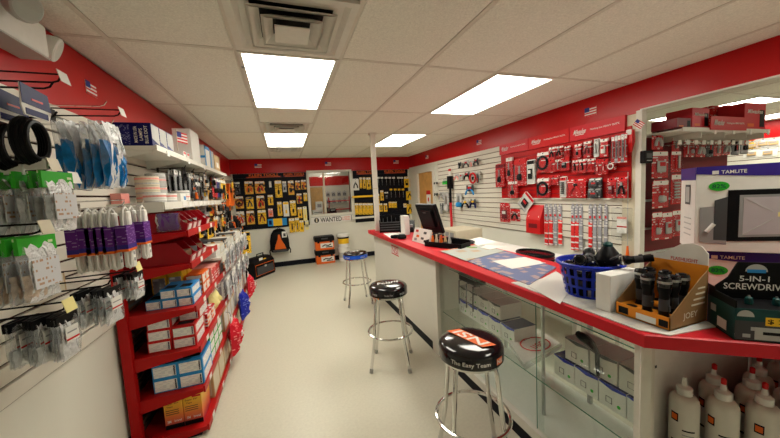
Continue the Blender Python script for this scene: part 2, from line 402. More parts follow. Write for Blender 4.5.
def vent(x, y, label):
    t = thing('air_diffuser', label, 'vent', (x+T/2, y+T/2, H), 0); a = T/2-.006
    def sq(r, z): return [(-r, -r, z), (r, -r, z), (r, r, z), (-r, r, z)]
    B().rings([sq(a, .008), sq(a, -.008), sq(a-.035, -.008), sq(a-.09, .03), sq(a-.09, .012), sq(a-.04, .008)], 'white_metal', caps=False).build('frame', t)
    for i, (r1, r2, z) in enumerate(((.205, .150, -.022), (.145, .095, -.03), (.085, .0, -.038))):
        if r2: B().rings([sq(r1, z), sq(r1, z+.006), sq(r2, z+.04), sq(r2-.004, z+.036), sq(r1-.012, z)], 'white_metal', caps=False).build('louvre', t)
        else: B().rings([sq(r1, z), sq(r1, z+.006), sq(r1*.5, z+.02)], 'white_metal').build('louvre', t)
    B().rings([sq(.19, .011), sq(.19, .0115)], 'black').build('duct_opening', t)
vent(*vents[0], 'large square stepped air diffuser with dark duct in ceiling')
vent(*vents[1], 'square air diffuser set between the two ceiling lights in line')
vent(*vents[2], 'square air diffuser set close to the back red wall')

# white power pole standing at the counter's far end
t = thing('power_pole', 'slim white square pole running from counter to ceiling', 'pole', (1.31, 4.46, .9955))
bx('shaft', 'white_metal', -.032, .032, -.032, .032, 0, H-.9955-.005, t)
bx('collar', 'white_metal', -.05, .05, -.05, .05, H-.9955-.03, H-.9955-.005, t)
bx('joint_line', 'cream', -.034, .034, -.034, .034, .62, .635, t)

# =================================================================== COUNTER
ZC = .995; FX = 1.20; BX = 1.82
t = thing('shop_counter', 'long white service counter with a red edged laminate top', 'counter', (0, 0, 0))
poly = [(FX, 4.62), (FX, .735), (2.15, .02), (2.62, .62), (BX, 1.35), (BX, 4.62)]
def offset(p, d):
    n = len(p); out = []
    for i in range(n):
        a, b, c = Vector(p[i-1]), Vector(p[i]), Vector(p[(i+1) % n])
        e1, e2 = (b-a).normalized(), (c-b).normalized(); n1, n2 = Vector((-e1.y, e1.x)), Vector((-e2.y, e2.x))
        k = (n1+n2)/(1+n1.dot(n2)); out.append(tuple(b+k*d))
    return out
top = offset(poly, .014)
B().prism(top, ZC-.045, ZC-.001, 'red_top').build('counter_top', t)
B().rings([[(*p, ZC-.05) for p in offset(poly, 0)], [(*p, ZC-.004) for p in offset(poly, 0)], [(*p, ZC) for p in offset(poly, .006)]], 'red_top').build('red_edge', t)
bx('front_panel', 'wall_paint', 1.27, 1.29, 2.62, 4.56, .09, ZC-.05, t)
bx('end_panel', 'wall_paint', 1.29, 1.80, 4.54, 4.56, .09, ZC-.05, t)
bx('rear_panel', 'wall_paint', 1.78, 1.80, 2.62, 4.54, .09, ZC-.05, t)
bx('kick_board', 'black_base', 1.275, 1.30, .80, 4.55, 0, .10, t)
bx('kick_board', 'black_base', 1.30, 1.78, 4.52, 4.54, 0, .09, t)
bx('stile', 'white_metal', 1.26, 1.32, 2.50, 2.62, 0.0, ZC-.05, t)
bx('stile', 'white_metal', 1.235, 1.30, .758, .790, 0, ZC-.05, t)
bx('bottom_rail', 'white_metal', 1.262, 1.30, .785, 2.50, .09, .15, t)
bx('deck', 'white', 1.30, 1.80, .785, 2.62, .11, .13, t)
bx('divider', 'wall_paint', 1.30, 1.80, 2.60, 2.62, .13, ZC-.05, t)
bx('divider', 'wall_paint', 1.30, 1.80, .806, .815, .13, ZC-.05, t)
bx('glass_door', 'glass', 1.285, 1.290, .785, 1.34, .15, ZC-.05, t)
bx('glass_door', 'glass', 1.295, 1.300, 1.30, 2.50, .15, ZC-.05, t)
bx('glass_edge', 'skin_glass_edge', 1.285, 1.290, 1.34, 1.3415, .15, ZC-.05, t)
sh = bx('glass_shelf', 'glass', 1.36, 1.79, .79, 2.59, .392, .40, t); bx('glass_edge', 'skin_glass_edge', 1.3585, 1.36, .79, 2.59, .393, .399, sh)
sh = bx('glass_shelf', 'glass', 1.45, 1.79, .79, 2.59, .792, .798, t); bx('glass_edge', 'skin_glass_edge', 1.4485, 1.45, .79, 2.59, .792, .798, sh)
for y in (1.40, 2.2): bx('shelf_upright', 'steel', 1.765, 1.785, y-.012, y+.012, .13, ZC-.05, t)
bx('shelf_upright', 'steel', 1.42, 1.435, 1.425, 1.44, .13, ZC-.05, t)
# angled end with open shelf for bottles
dv, nv = Vector((.799, -.601, 0)), Vector((.601, .799, 0)); C0 = Vector((1.245, .755, 0))
def dg(s_, d_, z=0): p = C0 + dv*s_ + nv*d_; return (p.x, p.y, z)
def dpanel(name, m, s0, s1, d0, d1, z0, z1, parent=t):
    return B().rings([[dg(s0, d0, z), dg(s1, d0, z), dg(s1, d1, z), dg(s0, d1, z)] for z in (z0, z1)], m).build(name, parent)
bx('side_panel', 'white', 1.30, 2.02, .790, .806, .06, ZC-.05, t)
dpanel('stile', 'white_metal', -.02, .012, -.012, 0, 0, ZC-.05)
dpanel('side_panel', 'white', 1.06, 1.08, 0, .50, .06, ZC-.05)
cab = [(1.25, .76), dg(1.06, 0)[:2], dg(1.06, .48)[:2], dg(.60, .48)[:2], (1.30, .788)]
B().prism(cab, .45, .468, 'white').build('bottle_shelf', t); B().prism(cab, .06, .08, 'white').build('base_shelf', t)
dpanel('back_panel', 'white', .60, 1.06, .48, .50, .06, ZC-.05)
dpanel('kick_board', 'black_base', .04, 1.08, .03, .05, 0, .06)
bx('hinge_mark', 'darkgrey', 1.33, 1.365, .7885, .790, .80, .81, t)
st = thing('counter_sticker', 'red printed sticker on the white counter front', 'sticker', LX(395, 250.5, 1.2695), -PI/2)
bx('backing', 'paper', -.13, .13, -.001, 0, -.055, .055, st); text('NSI', 'red', st, (0, -.002, 0), FR, FU, .23, .075)
for s_ in (-1, 1): bx('border', 'red', -.13, .13, -.002, -.0005, s_*.05-.007, s_*.05+.007, st)

# ------------------------------------------------------------------ bottles under the angled counter
def bottle(p, rz, label, cap, grp):
    o = thing('squeeze_bottle', label, 'bottle', p, rz, grp)
    B().lathe([(.040, 0), (.0455, .006), (.0455, .21), (.0435, .225), (.037, .238), (.022, .246)], 'bottle', 20).build('body', o, smooth=True)
    B().lathe([(.023, .244), (.024, .247), (.024, .272), (.018, .276), (.010, .280), (.006, .312)], 'white', 14).build('nozzle', o, smooth=True)
    if cap: B().lathe([(.008, .303), (.008, .322), (.004, .326)], 'red', 10).build('tip_cap', o, smooth=True)
    def wrap(name, m, a0, a1, z0, z1, r=.046):
        n = 6; B().rings([[(r*math.cos(a0+(a1-a0)*i/n), r*math.sin(a0+(a1-a0)*i/n), z) for i in range(n+1)] for z in (z0, z1)], m, caps=False, closed=False).build(name, o)
    wrap('orange_label', 'black', -2.65, -2.1, .145, .18); wrap('orange_label', 'orange', -2.58, -2.17, .151, .174, .0465)
    wrap('print_line', 'black', -1.85, -1.0, .115, .121)
    for z in (.098, .084, .070, .056): wrap('print_line', 'grey', -1.85, -1.05, z, z+.004)
    wrap('print_line', 'black', -1.85, -1.0, .030, .037); wrap('print_line', 'black', -2.6, -2.05, .06, .068)
    return o
src = None
GB = 'squeeze bottles on the shelf under the counter'
tips = [(686, 369, 0), (726, 377, 1), (767, 385, 1), (698, 366, 1), (738, 373, 1), (714, 359, 1), (777, 375, 1), (757, 362, 1), (726, 357, 0), (745, 356, 1)]
pos = []
for k in range(4):
    for i in range(8):
        q = (.160+i*.118+(k % 2)*.03, .085+k*.108)
        if dg(*q)[1] < .738 and q[0] < 1.0: pos.append(q)
for i, (a, d_) in enumerate(pos):
    p = dg(a, d_, .468); cap = i not in (0, 10); where = 'in the front row' if d_ < .1 else 'behind the front row'
    bottle(p, -.75+random.uniform(-.45, .45), ('white squeeze bottle with red tip %s under the red counter' % where if cap else 'white squeeze bottle with bare pointed nozzle %s under the red counter' % where), cap, (GB+' '+where) if cap else None)

# ------------------------------------------------------------------ stools
def stool(x, y, rz, label, band, seat='black_gloss'):
    o = thing('bar_stool', label, 'stool', (x, y, 0), rz); R = .172
    se = B().lathe([(R-.02, .652), (R, .660), (R, .713), (R-.004, .726), (R-.016, .738), (R-.05, .746), (.06, .750), (.01, .751)], seat, 40).build('seat', o, smooth=True)
    if band: B().lathe([(R+.0012, .664), (R+.0012, .712)], band, 40).build('seat_band', se, smooth=True)
    B().lathe([(R-.03, .635), (R-.012, .642), (R-.012, .656)], 'chrome', 32).build('seat_ring', o, smooth=True)
    for k in range(4):
        a = PI/4 + k*PI/2; c, s_ = math.cos(a), math.sin(a)
        pr = [(.10, .650), (.138, .638), (.150, .60), (.176, .36), (.186, .26), (.230, .05), (.237, .025)]
        lg = B().tube([(r*c, r*s_, z) for r, z in pr], .0125, 'chrome', 10).build('leg', o, smooth=True)
        B().tube([(.233*c, .233*s_, .040), (.240*c, .240*s_, .002)], .016, 'lightgrey', 10).build('foot', lg, smooth=True)
    B().tube([(.198*math.cos(2*PI*k/40), .198*math.sin(2*PI*k/40), .31) for k in range(40)], .010, 'chrome', 8, closed=True).build('foot_ring', o, smooth=True)
    return o, se, R
def curved_text(tx, m, parent, R, a_mid, zc, w, h, name='lettering'):
    vs, fs, asp = text_mesh(tx); b = B()
    b.add([((R+.0025)*math.cos(a_mid+(x-.5)*w/R), (R+.0025)*math.sin(a_mid+(x-.5)*w/R), zc+(y-.5)*h) for x, y in vs], fs, m); b.build(name, parent)
def seat_logo(se, ang, tx, band=True, w=.20):
    r_, u_ = Vector((math.cos(ang), math.sin(ang), 0)), Vector((-math.sin(ang), math.cos(ang), 0))
    if band:
        c = Vector((0, 0, .7522)); pts = [c + r_*a + u_*b for a, b in ((-.14, -.036), (.11, -.036), (.14, .036), (-.11, .036))]
        B().add([tuple(p) for p in pts], [(0, 1, 2, 3)], 'orange').build('logo_band', se)
    text(tx, 'paper', se, (0, 0, .753), r_, u_, w, .062, slant=.3)
s3, se3, R3 = stool(.90, 1.405, -.35, 'black and chrome bar stool lettered round its side, beside the glass case', None)
af = math.atan2(-1.405, -.90)+.35
curved_text('The Easy Team', 'paper', se3, R3, af-.02, .688, .20, .028)
B().rings([[((R3+.0018)*math.cos(af+.80+k*.055), (R3+.0018)*math.sin(af+.80+k*.055), z) for k in range(6)] for z in (.672, .706)], 'orange', caps=False, closed=False).build('side_logo', se3)
curved_text('NSI', 'paper', se3, R3, af+.94, .689, .042, .022)
seat_logo(se3, af+PI/2+PI-.72, 'NSI')
s2, se2, _ = stool(.83, 2.60, -.42, 'black and chrome bar stool beside the solid white counter front', None)
af2 = math.atan2(-2.6, -.83)+.42
for k, tx in ((-.75, 'NSI'), (0, 'The Easy Team'), (.75, 'NSI')): curved_text(tx, 'lightgrey', se2, .172, af2+k, .686, .075 if k == 0 else .05, .018)
seat_logo(se2, af2+PI/2+.35, 'Polaris', band=False, w=.2)
s1, se1, _ = stool(.91, 4.30, 0, 'bar stool with a blue seat band near the back wall', 'bright_blue')
af1 = math.atan2(-4.3, -.91)
for k, tx in ((-.7, 'ideal'), (.6, 'ideal')): curved_text(tx, 'paper', se1, .1735, af1+k, .687, .07, .02)
seat_logo(se1, af1+PI/2, 'IDEAL', band=False, w=.14)

# ------------------------------------------------------------------ things on the counter
def on(px, py, z=ZC): return LZ(px, py, z)
# blue basket
cx, cy = 1.425, 1.128
o = thing('plastic_basket', 'blue perforated plastic basket of black flashlights on the counter', 'basket', (cx, cy, ZC+.001))
n = 28; rb = [(.118, .0), (.122, .012), (.127, .045), (.131, .055), (.138, .100), (.142, .110), (.149, .150), (.153, .160), (.158, .185), (.166, .19), (.166, .178), (.158, .176)]
def ringp(r, z, a): return (r*math.cos(a), r*math.sin(a), z)
bk = B(); nn = 44
lev = [(.104, 0), (.109, .014), (.115, .050), (.118, .062), (.124, .098), (.127, .110), (.134, .146), (.138, .160)]
for q in range(len(lev)-1):
    (ra, za), (rb_, zb) = lev[q], lev[q+1]; hole = q in (1, 3, 5)
    for i in range(nn):
        if hole and i % 2 == 0: continue
        a0, a1 = 2*PI*i/nn, 2*PI*(i+1)/nn
        if hole: a0 += .02; a1 -= .02
        for th in (0, -.004):
            pts = [ringp(ra+th, za, a0), ringp(ra+th, za, a1), ringp(rb_+th, zb, a1), ringp(rb_+th, zb, a0)]
            bk.add(pts, [(0, 1, 2, 3)], 'blue')
bk.build('wall', o); B().lathe([(.0, .002), (.104, .002)], 'blue', nn).build('bottom', o)
B().tube([ringp(.144, .164, 2*PI*i/36) for i in range(36)], .008, 'blue', 8, closed=True).build('rim', o, smooth=True)
bk = B(); bk.tube([(.09, 0, 0), (.0, 0, 0)], .02, 'black', 10)
def flashlight(p, d, label, L=.15, mats=('black', 'steel'), grp=None, fat=1):
    o = thing('flashlight', label, 'flashlight', p, 0, grp); o.rotation_euler = Vector(d).to_track_quat('Z', 'Y').to_euler()
    B().lathe([(.013*fat, 0), (.016*fat, .003), (.016*fat, L*.64), (.017*fat, L*.66)], mats[0], 16).build('barrel', o, smooth=True)
    B().lathe([(.017*fat, L*.66), (.021*fat, L*.74), (.021*fat, L*.80)], mats[0], 16).build('head', o, smooth=True)
    B().lathe([(.021*fat, L*.80), (.022*fat, L*.82), (.022*fat, L*.97), (.019*fat, L)], 'black_gloss', 16).build('bezel', o, smooth=True); B().lathe([(.0226*fat, L*.885), (.0226*fat, L*.935)], mats[1], 16).build('bezel_ring', o); B().lathe([(.0165*fat, L*.30), (.0165*fat, L*.55)], 'dark_print', 16).build('grip_print', o)
    B().lathe([(.012*fat, L), (.012*fat, L+.002)], 'black', 12).build('lens', o); B().box(-.004, .004, .015*fat, .020*fat, L*.3, L*.42, 'darkgrey').build('switch', o)
    return o
LB = 'black flashlight with a silver bezel lying in the blue basket'
for i, (a, e, r_, z) in enumerate([(.2, .25, .07, .150), (1.1, .1, .08, .15), (2.0, .2, .06, .155), (3.0, .15, .07, .15), (4.0, .1, .08, .15), (5.0, .2, .07, .155), (.7, .3, .03, .175), (3.4, .2, .02, .178)]):
    c, s_ = math.cos(a), math.sin(a)
    flashlight((cx-c*r_*.9, cy-s_*r_*.9, ZC+z-.012), (c, s_, e), LB, .125, grp='flashlights in the blue basket', fat=1.25)
for i in range(9):
    a = 2*PI*i/9; flashlight((cx+.078*math.cos(a), cy+.078*math.sin(a), ZC+.008), (.1*math.cos(a), .1*math.sin(a), 1), 'black flashlight standing inside the blue basket', .15, grp='flashlights standing in the blue basket', fat=1.2)
# spray bottle head poking out
bp = thing('glove_bundle', 'black glove bundle with a teal tip on top of the basket', 'gloves', (cx+.045, cy-.06, ZC+.178))
B().lathe([(.01, -.02), (.05, -.015), (.056, .01), (.045, .035), (.026, .062), (.02, .07)], 'black', 18, sx=1.15, sy=.9).build('bundle', bp, smooth=True)
B().lathe([(.02, .068), (.021, .08), (.012, .09)], 'teal', 14).build('tip', bp, smooth=True)
B().tube([(-.05, -.02, 0), (-.02, -.05, .025), (.03, -.04, .03)], .006, 'darkgrey', 6).build('strap', bp, smooth=True)
# white box beside the display tray
p = on(606, 312)
tag(B().rbox(1.275, 1.48, .915, .98, ZC+.005, ZC+.162, .002, 'white').build('white_carton'), 'plain white carton between the blue basket and the flashlight tray', 'box')
# JOEY flashlight tray
t = thing('flashlight_display_tray', 'orange and cardboard display tray lettered JOEY holding flashlights', 'display tray', (0, 0, ZC+.006))
x0, x1, y0, y1 = 1.292, 1.51, .708, .903
bx('bottom', 'orange_box', x0, x1, y0, y1, 0, .004, t)
bx('insert', 'orange_box', x0+.003, x1-.003, y0+.003, y1-.003, .036, .040, t)
for i in range(4):
    for j in range(3):
        B().lathe([(.019, .0402), (.019, .0406)], 'black', 14, c=(x0+.030+i*.052, y0+.037+j*.057, 0)).build('hole', t)
fp = bx('front_lip', 'orange_box', x0, x0+.003, y0, y1, 0, .048, t); bx('label', 'paper', x0-.001, x0, y0+.045, y0+.115, .006, .03, t); bx('logo', 'black', x0-.001, x0, y1-.05, y1-.012, .008, .036, t); bx('logo', 'black', x0-.001, x0, y0+.006, y0+.036, .008, .034, t)
side = [(x0, 0), (x1, 0), (x1, .20), (x1-.05, .17), (x0, .05)]
for yy, nm in ((y0, 0), (y1-.003, 1)): B().prism(side, yy, yy+.003, 'cardboard', 'y').build('side_panel', t)
bx('back_panel', 'orange_box', x1-.003, x1, y0, y1, 0, .215, t)
hdr = [(y0, .215), (y1, .215), (y1, .228), (y1-.05, .245), (y0+.09, .285), (y0+.05, .295), (y0+.02, .285), (y0, .26)]
B().prism(hdr, x1-.003, x1, 'paper', 'x').build('header', t)
text('JOEY', 'cream', t, (x0+.115, y0-.001, .038), FR, FU, .085, .03); text('FLASHLIGHT', 'red', t, (x1-.0045, y0+.075, .225), (0, -1, 0), FU, .09, .014)
for k in range(4): bx('print_line', 'cream', x0+.12+.012*k, x0+.20, y0-.0008, y0, .072+.02*k, .078+.02*k, t)
fp_ = [(0, 0), (0, 1), (1, 2), (2, 1), (2, 2), (1, 0), (2, 0)]
for i, j in fp_:
    flashlight((x0+.030+i*.052, y0+.037+j*.057, ZC+.012), (0, 0, 1), 'black flashlight standing in a hole of the orange tray', .18, grp='flashlights standing in the orange tray')
flashlight((x0+.185, y1-.03, ZC+.225), (-.5, .75, -.18), 'black flashlight lying across the top of the orange tray header', .12)
# mat of papers under the displays
mp = B().rings([[(1.215, 1.45, z), (1.215, .765, z), (1.265, .692, z), (1.50, .665, z), (1.545, .93, z), (1.66, 1.40, z)] for z in (ZC+.0005, ZC+.004)], 'newsprint').build('paper_mat')
tag(mp, 'printed paper mat under the basket and the orange tray', 'paper')

def rotbox(name, label, cat, corner, ang, w_, d_, z0, h_, m):
    """box whose front-left bottom corner is `corner`; local x runs along the front"""
    o = thing(name, label, cat, (corner[0], corner[1], z0), ang)
    B().rbox(0, w_, 0, d_, 0, h_, .0015, m).build('carton_body', o); return o
# floodlight cartons
def flood(corner, ang, z0, w_, h_, label, full):
    o = rotbox('floodlight_carton', label, 'box', corner, ang, w_, .2, z0, h_, 'white'); e = -.0015
    def arc(m, z_l, z_m, z_r):
        v = [(0, e, h_), (w_, e, h_)]; bot = [(w_*i/12, e, z_l+(z_m-z_l)*math.sin(PI*min(1, i/8)/2) if i < 8 else z_m+(z_r-z_m)*(i-8)/4) for i in range(12, -1, -1)]
        B().add(v + bot, [tuple(range(len(v+bot)))][::-1], m).build('purple_band', o)
    arc('violet', h_-.03, h_-.052, h_-.03); bx('purple_band', 'violet', -.0015, 0, 0, .2, h_-.055, h_, o)
    text('TAMLITE', 'paper', o, (.115, e-.001, h_-.026), FR, FU, .075, .014); bx('logo', 'paper', .05, .07, e-.001, e, h_-.034, h_-.019, o)
    B().add([(.072+.032*math.cos(2*PI*k/24), e-.0008, h_-.085+.020*math.sin(2*PI*k/24)) for k in range(24)], [tuple(range(24))], 'green').build('green_badge', o)
    text('82%', 'teal', o, (.072, e-.0015, h_-.085), FR, FU, .042, .017)
    if full:
        def quad(nm, m, pts, k): B().add([(a-.025, e-.0006*k, b) for a, b in pts], [(0, 1, 2, 3)], m).build(nm, o)
        quad('printed_floodlight', 'black', [(.125, .045), (.44, .06), (.44, .262), (.125, .262)], 1)
        quad('printed_floodlight', 'grey', [(.16, .064), (.415, .078), (.415, .240), (.16, .240)], 2)
        quad('printed_floodlight', 'reflector', [(.172, .074), (.400, .086), (.400, .230), (.172, .230)], 3)
        for a, b in (((.172, .074), (.255, .140)), ((.40, .086), (.31, .145)), ((.172, .23), (.255, .17)), ((.40, .23), (.31, .17))):
            B().tube([(a[0]-.025, e-.002, a[1]), (b[0]-.025, e-.002, b[1])], .0012, 'lightgrey', 5).build('printed_floodlight', o)
        quad('printed_floodlight', 'paleyellow', [(.268, .15), (.295, .15), (.295, .168), (.268, .168)], 5)
        quad('printed_bracket', 'grey', [(.04, .04), (.125, .03), (.125, .20), (.04, .19)], 1); quad('printed_bracket', 'darkgrey', [(.085, .05), (.125, .05), (.125, .235), (.085, .22)], 2)
        B().tube([(.037, e-.003, .085), (.06, e-.003, .12)], .008, 'paper', 6).build('printed_bolt', o)
        q = B(); q.add([(-.0016, .06, .20), (-.0016, .13, .20), (-.0016, .13, .29), (-.0016, .06, .29)], [(3, 2, 1, 0)], 'darkgrey').build('printed_floodlight', o)
        q = B(); q.add([(-.0022, .07, .21), (-.0022, .12, .21), (-.0022, .12, .28), (-.0022, .07, .28)], [(3, 2, 1, 0)], 'lightgrey').build('printed_floodlight', o)
        for k in range(4): bx('print_line', 'lightgrey', -.0016, 0, .05, .14, .06+.025*k, .065+.025*k, o)
    return o
ANG = -PI/2 + .72
flood((1.725, .855), ANG, ZC+.001, .46, .232, 'white and purple carton under another one, behind the screwdriver display', False)
flood((1.70, .85), ANG, ZC+.235, .46, .365, 'white and purple carton with a printed floodlight, stacked on another carton', True)
# screwdriver display
o = thing('screwdriver_display', 'black counter display box lettered 5-IN-1 SCREWDRIVER', 'display box', (1.415, .590, ZC+.001), -PI/2+.88)
W_ = .36
bx('carton_body', 'black', 0, W_, 0, .165, 0, .112, o)
B().prism([(0, .112), (.165, .112), (.165, .150), (.118, .150), (.11, .138), (0, .138)], 0, .004, 'black', 'x').build('side_wall', o)
bx('front_face', 'dark_print', .0, W_, -.0012, 0, .004, .07, o); bx('print_panel', 'lightgrey', .05, W_-.01, -.002, -.0012, .008, .05, o)
bx('print_panel', 'teal', .0, W_, -.0015, 0, .07, .112, o)
for k in range(4): bx('printed_screwdriver', 'black', .07+.085*k, .125+.085*k, -.003, -.002, .026, .036, o)
bx('price_tag', 'yellow', .075, .19, -.003, -.0015, .058, .086, o); text('$ 2.46 E', 'black', o, (.132, -.0035, .072), FR, FU, .105, .018)
lid = [(0, .112), (W_, .112), (W_, .175), (.24, .18), (.19, .245), (.06, .245), (.035, .19), (0, .155)]
B().prism(lid, .112, .116, 'black', 'y').build('header', o)
text('5-IN-1', 'paper', o, (.105, .110, .186), FR, FU, .08, .020); text('SCREWDRIVER', 'paper', o, (.115, .110, .157), FR, FU, .185, .023)
B().add([(.11+.030*math.cos(PI*k/12), .1105, .212+.027*math.sin(PI*k/12)) for k in range(13)], [tuple(range(13))], 'lightgrey').build('emblem', o)
bx('emblem', 'cyan', .085, .135, .1095, .1105, .208, .22, o)
B().add([(.025+.022*math.cos(PI*k/12), -.003, .085+.022*math.sin(PI*k/12)) for k in range(13)], [tuple(range(13))], 'lightgrey').build('emblem', o)
bx('side_print', 'teal', -.001, 0, .0, .165, .004, .11, o); bx('barcode', 'paper', -.002, -.001, .04, .09, .015, .05, o)
bx('emblem', 'lightgrey', -.002, -.001, .10, .13, .06, .085, o)
for k in range(5):
    s_ = thing('screwdriver', 'teal handled screwdriver standing in the black display box', 'screwdriver', (0, 0, 0), 0, 'screwdrivers in the display box')
    q = o.matrix_basis @ Vector((.06+.07*k, .05, .113)); s_.location = q; s_.rotation_euler = o.rotation_euler
    B().lathe([(.010, 0), (.011, .01), (.009, .022), (.004, .026)], 'teal', 10).build('handle', s_, smooth=True); B().lathe([(.003, .026), (.003, .03)], 'steel', 8).build('shank', s_)

# papers, catalogues, tray, monitor and so on
def flat(name, label, cat, quad, z, th, m, grp=None, part=None):
    q = [on(px, py) for px, py in quad]; lo = [(p.x, p.y, z) for p in q]; hi = [(p.x, p.y, z+th) for p in q]
    return tag(B().rings([lo, hi], m).build(name), label, cat, grp)
flat('catalogue', 'open printed catalogue spread with blue product pictures on counter', 'catalogue', [(468, 262), (503, 251), (556, 268), (529, 286)], ZC+.001, .006, 'catalogue')
flat('flyer_stack', 'grey and green flyers beside the open catalogue', 'flyers', [(440, 252), (478, 245), (505, 252), (466, 262)], ZC+.0075, .003, 'catalogue_b')
flat('paper_sheet', 'blank white sheet lying on the blue catalogue', 'paper', [(492, 262), (525, 258), (546, 264), (512, 270)], ZC+.0075, .001, 'paper')
flat('paper_sheet', 'blank white sheet leaning toward the counter back edge', 'paper', [(468, 241), (480, 238), (497, 243), (478, 247)], ZC+.011, .001, 'paper')
flat('paper_sheet', 'small white sheet with a blue corner beside the flyers', 'paper', [(480, 249), (488, 246), (505, 247.5), (490, 251)], ZC+.0125, .001, 'paper')
flat('newspaper', 'grey printed newspaper between catalogue and blue basket', 'newspaper', [(528, 287), (556, 272), (575, 285), (560, 305)], ZC+.0045, .002, 'newsprint')
flat('paper_sheet', 'white receipt sheet beside the black telephone', 'paper', [(383, 233.5), (400, 232.5), (405, 237), (392, 239)], ZC+.001, .001, 'paper')
for i, (m, a, b) in enumerate((('orange', (445, 251.5), (462, 249)), ('green', (462, 248), (477, 249)), ('black', (447, 249), (461, 245)))):
    p, q = on(*a), on(*b)
    tag(B().tube([(p.x, p.y, ZC+.010), (q.x, q.y, ZC+.010)], [.005, .005], m, 8).build('marker_pen'), m+' marker pen lying by the black organiser tray', 'pen')
p = on(447, 247)
o = thing('organiser_tray', 'black desk organiser tray full of small items on counter', 'tray', (p.x, p.y, ZC+.001), -1.1)
B().box(-.22, .20, -.07, .10, 0, .012, 'black').box(-.22, .20, -.07, -.062, 0, .05, 'black').box(-.22, .20, .092, .10, 0, .07, 'black').box(-.22, -.212, -.07, .10, 0, .06, 'black').box(.192, .20, -.07, .10, 0, .05, 'black').build('tray_body', o)
bx('divider', 'darkgrey', -.02, -.014, -.062, .092, .012, .05, o)
for i in range(6):
    q = o.matrix_basis @ Vector((-.17+.035*i, .02*(i % 3), .013)); m = ('orange', 'cream', 'pink', 'orange', 'tan', 'lightgrey')[i]
    tag(B().lathe([(.016, 0), (.017, .04), (.010, .07), (.009, .09+.01*(i % 2))], m, 10).build('pen_cup_item', None, q, smooth=True), 'small %s item standing in the black organiser tray' % m, 'trinket', 'small items in the organiser tray')
# card display
p = on(412, 241); q = on(428, 245.5); d = (q-p); a = math.atan2(d.y, d.x)
o = thing('card_display', 'white printed card stand on the counter in front of monitor', 'card stand', (p.x, p.y, ZC+.001), a); L_ = d.length
B().rings([[(0, 0, 0), (L_, 0, 0), (L_, .05, 0), (0, .05, 0)], [(0, .045, .15), (L_, .045, .15), (L_, .055, .15), (0, .055, .15)]], 'paper').build('card', o)
for i, (u, v_, m) in enumerate(((.2, .8, 'red'), (.7, .75, 'darkgrey'), (.3, .45, 'orange'), (.6, .35, 'darkgrey'), (.8, .2, 'black'), (.2, .2, 'grey'))):
    B().rings([[(u*L_-.03, .045*v_-.0036, .15*v_-.012), (u*L_+.03, .045*v_-.0036, .15*v_-.012), (u*L_+.03, .045*v_+.0036, .15*v_+.012), (u*L_-.03, .045*v_+.0036, .15*v_+.012)], [(u*L_-.03, .045*v_-.0056, .15*v_-.012), (u*L_+.03, .045*v_-.0056, .15*v_-.012), (u*L_+.03, .045*v_+.0016, .15*v_+.012), (u*L_-.03, .045*v_+.0016, .15*v_+.012)]], m).build('printed_picture', o)
# mouse-like scanner
p = on(402, 239)
o = thing('barcode_scanner', 'black handheld scanner lying on the red counter edge', 'scanner', (p.x, p.y, ZC+.001), -.8)
B().lathe([(.03, 0), (.05, .008), (.052, .03), (.035, .055), (.012, .06)], 'black', 16, sx=1.1).build('head', o, smooth=True)
B().tube([(-.03, 0, .03), (-.10, .01, .025), (-.15, .02, .02)], [.02, .024, .02], 'black', 10).build('handle', o, smooth=True)
B().lathe([(.02, .058), (.02, .062)], 'grey', 12).build('lens', o)
# telephone and boxes at far end
p = on(380, 232)
o = thing('document_organiser', 'black wire document organiser standing at the far counter end', 'organiser', (1.25, 4.16, ZC+.001), -.35); o.scale = (1, 1, 1.45)
B().box(0, .36, 0, .012, 0, .10, 'black').box(0, .36, .16, .172, 0, .16, 'black').box(0, .012, 0, .172, 0, .12, 'black').box(.348, .36, 0, .172, 0, .12, 'black').box(0, .36, 0, .172, 0, .01, 'black').build('frame', o)
for k in range(5): bx('divider', 'darkgrey', .05+.06*k, .056+.06*k, .01, .16, .01, .13+.012*(k % 3), o)
for k in range(4): bx('bar', 'darkgrey', .01, .35, -.004, 0, .02+.024*k, .03+.024*k, o)
o = thing('telephone', 'black desk telephone beside the white upright carton', 'telephone', (1.48, 3.98, ZC+.001), -.5)
B().rings([[(0, 0, 0), (.2, 0, 0), (.2, .18, 0), (0, .18, 0)], [(0, 0, .04), (.2, 0, .04), (.2, .18, .15), (0, .18, .15)]], 'black').build('base', o)
B().tube([(.03, .02, .10), (.03, .06, .125), (.03, .13, .15), (.03, .17, .17)], [.026, .018, .018, .026], 'black', 10).build('handset', o, smooth=True)
bx('keypad', 'grey', .08, .18, .03, .12, .066, .10, o)
tag(B().rbox(1.45, 1.52, 3.70, 3.84, ZC+.002, ZC+.25, .002, 'white').build('white_carton'), 'tall plain white carton by the black telephone on counter', 'box')
o = thing('figurine', 'small red and cream ornament by the black document organiser', 'ornament', (1.42, 4.40, ZC+.001))
B().lathe([(.03, 0), (.034, .01), (.02, .05), (.028, .10), (.02, .14), (.012, .15)], 'cream', 12).build('body', o, smooth=True); B().lathe([(.03, .15), (.026, .18), (.008, .20)], 'red', 12).build('hat', o, smooth=True)
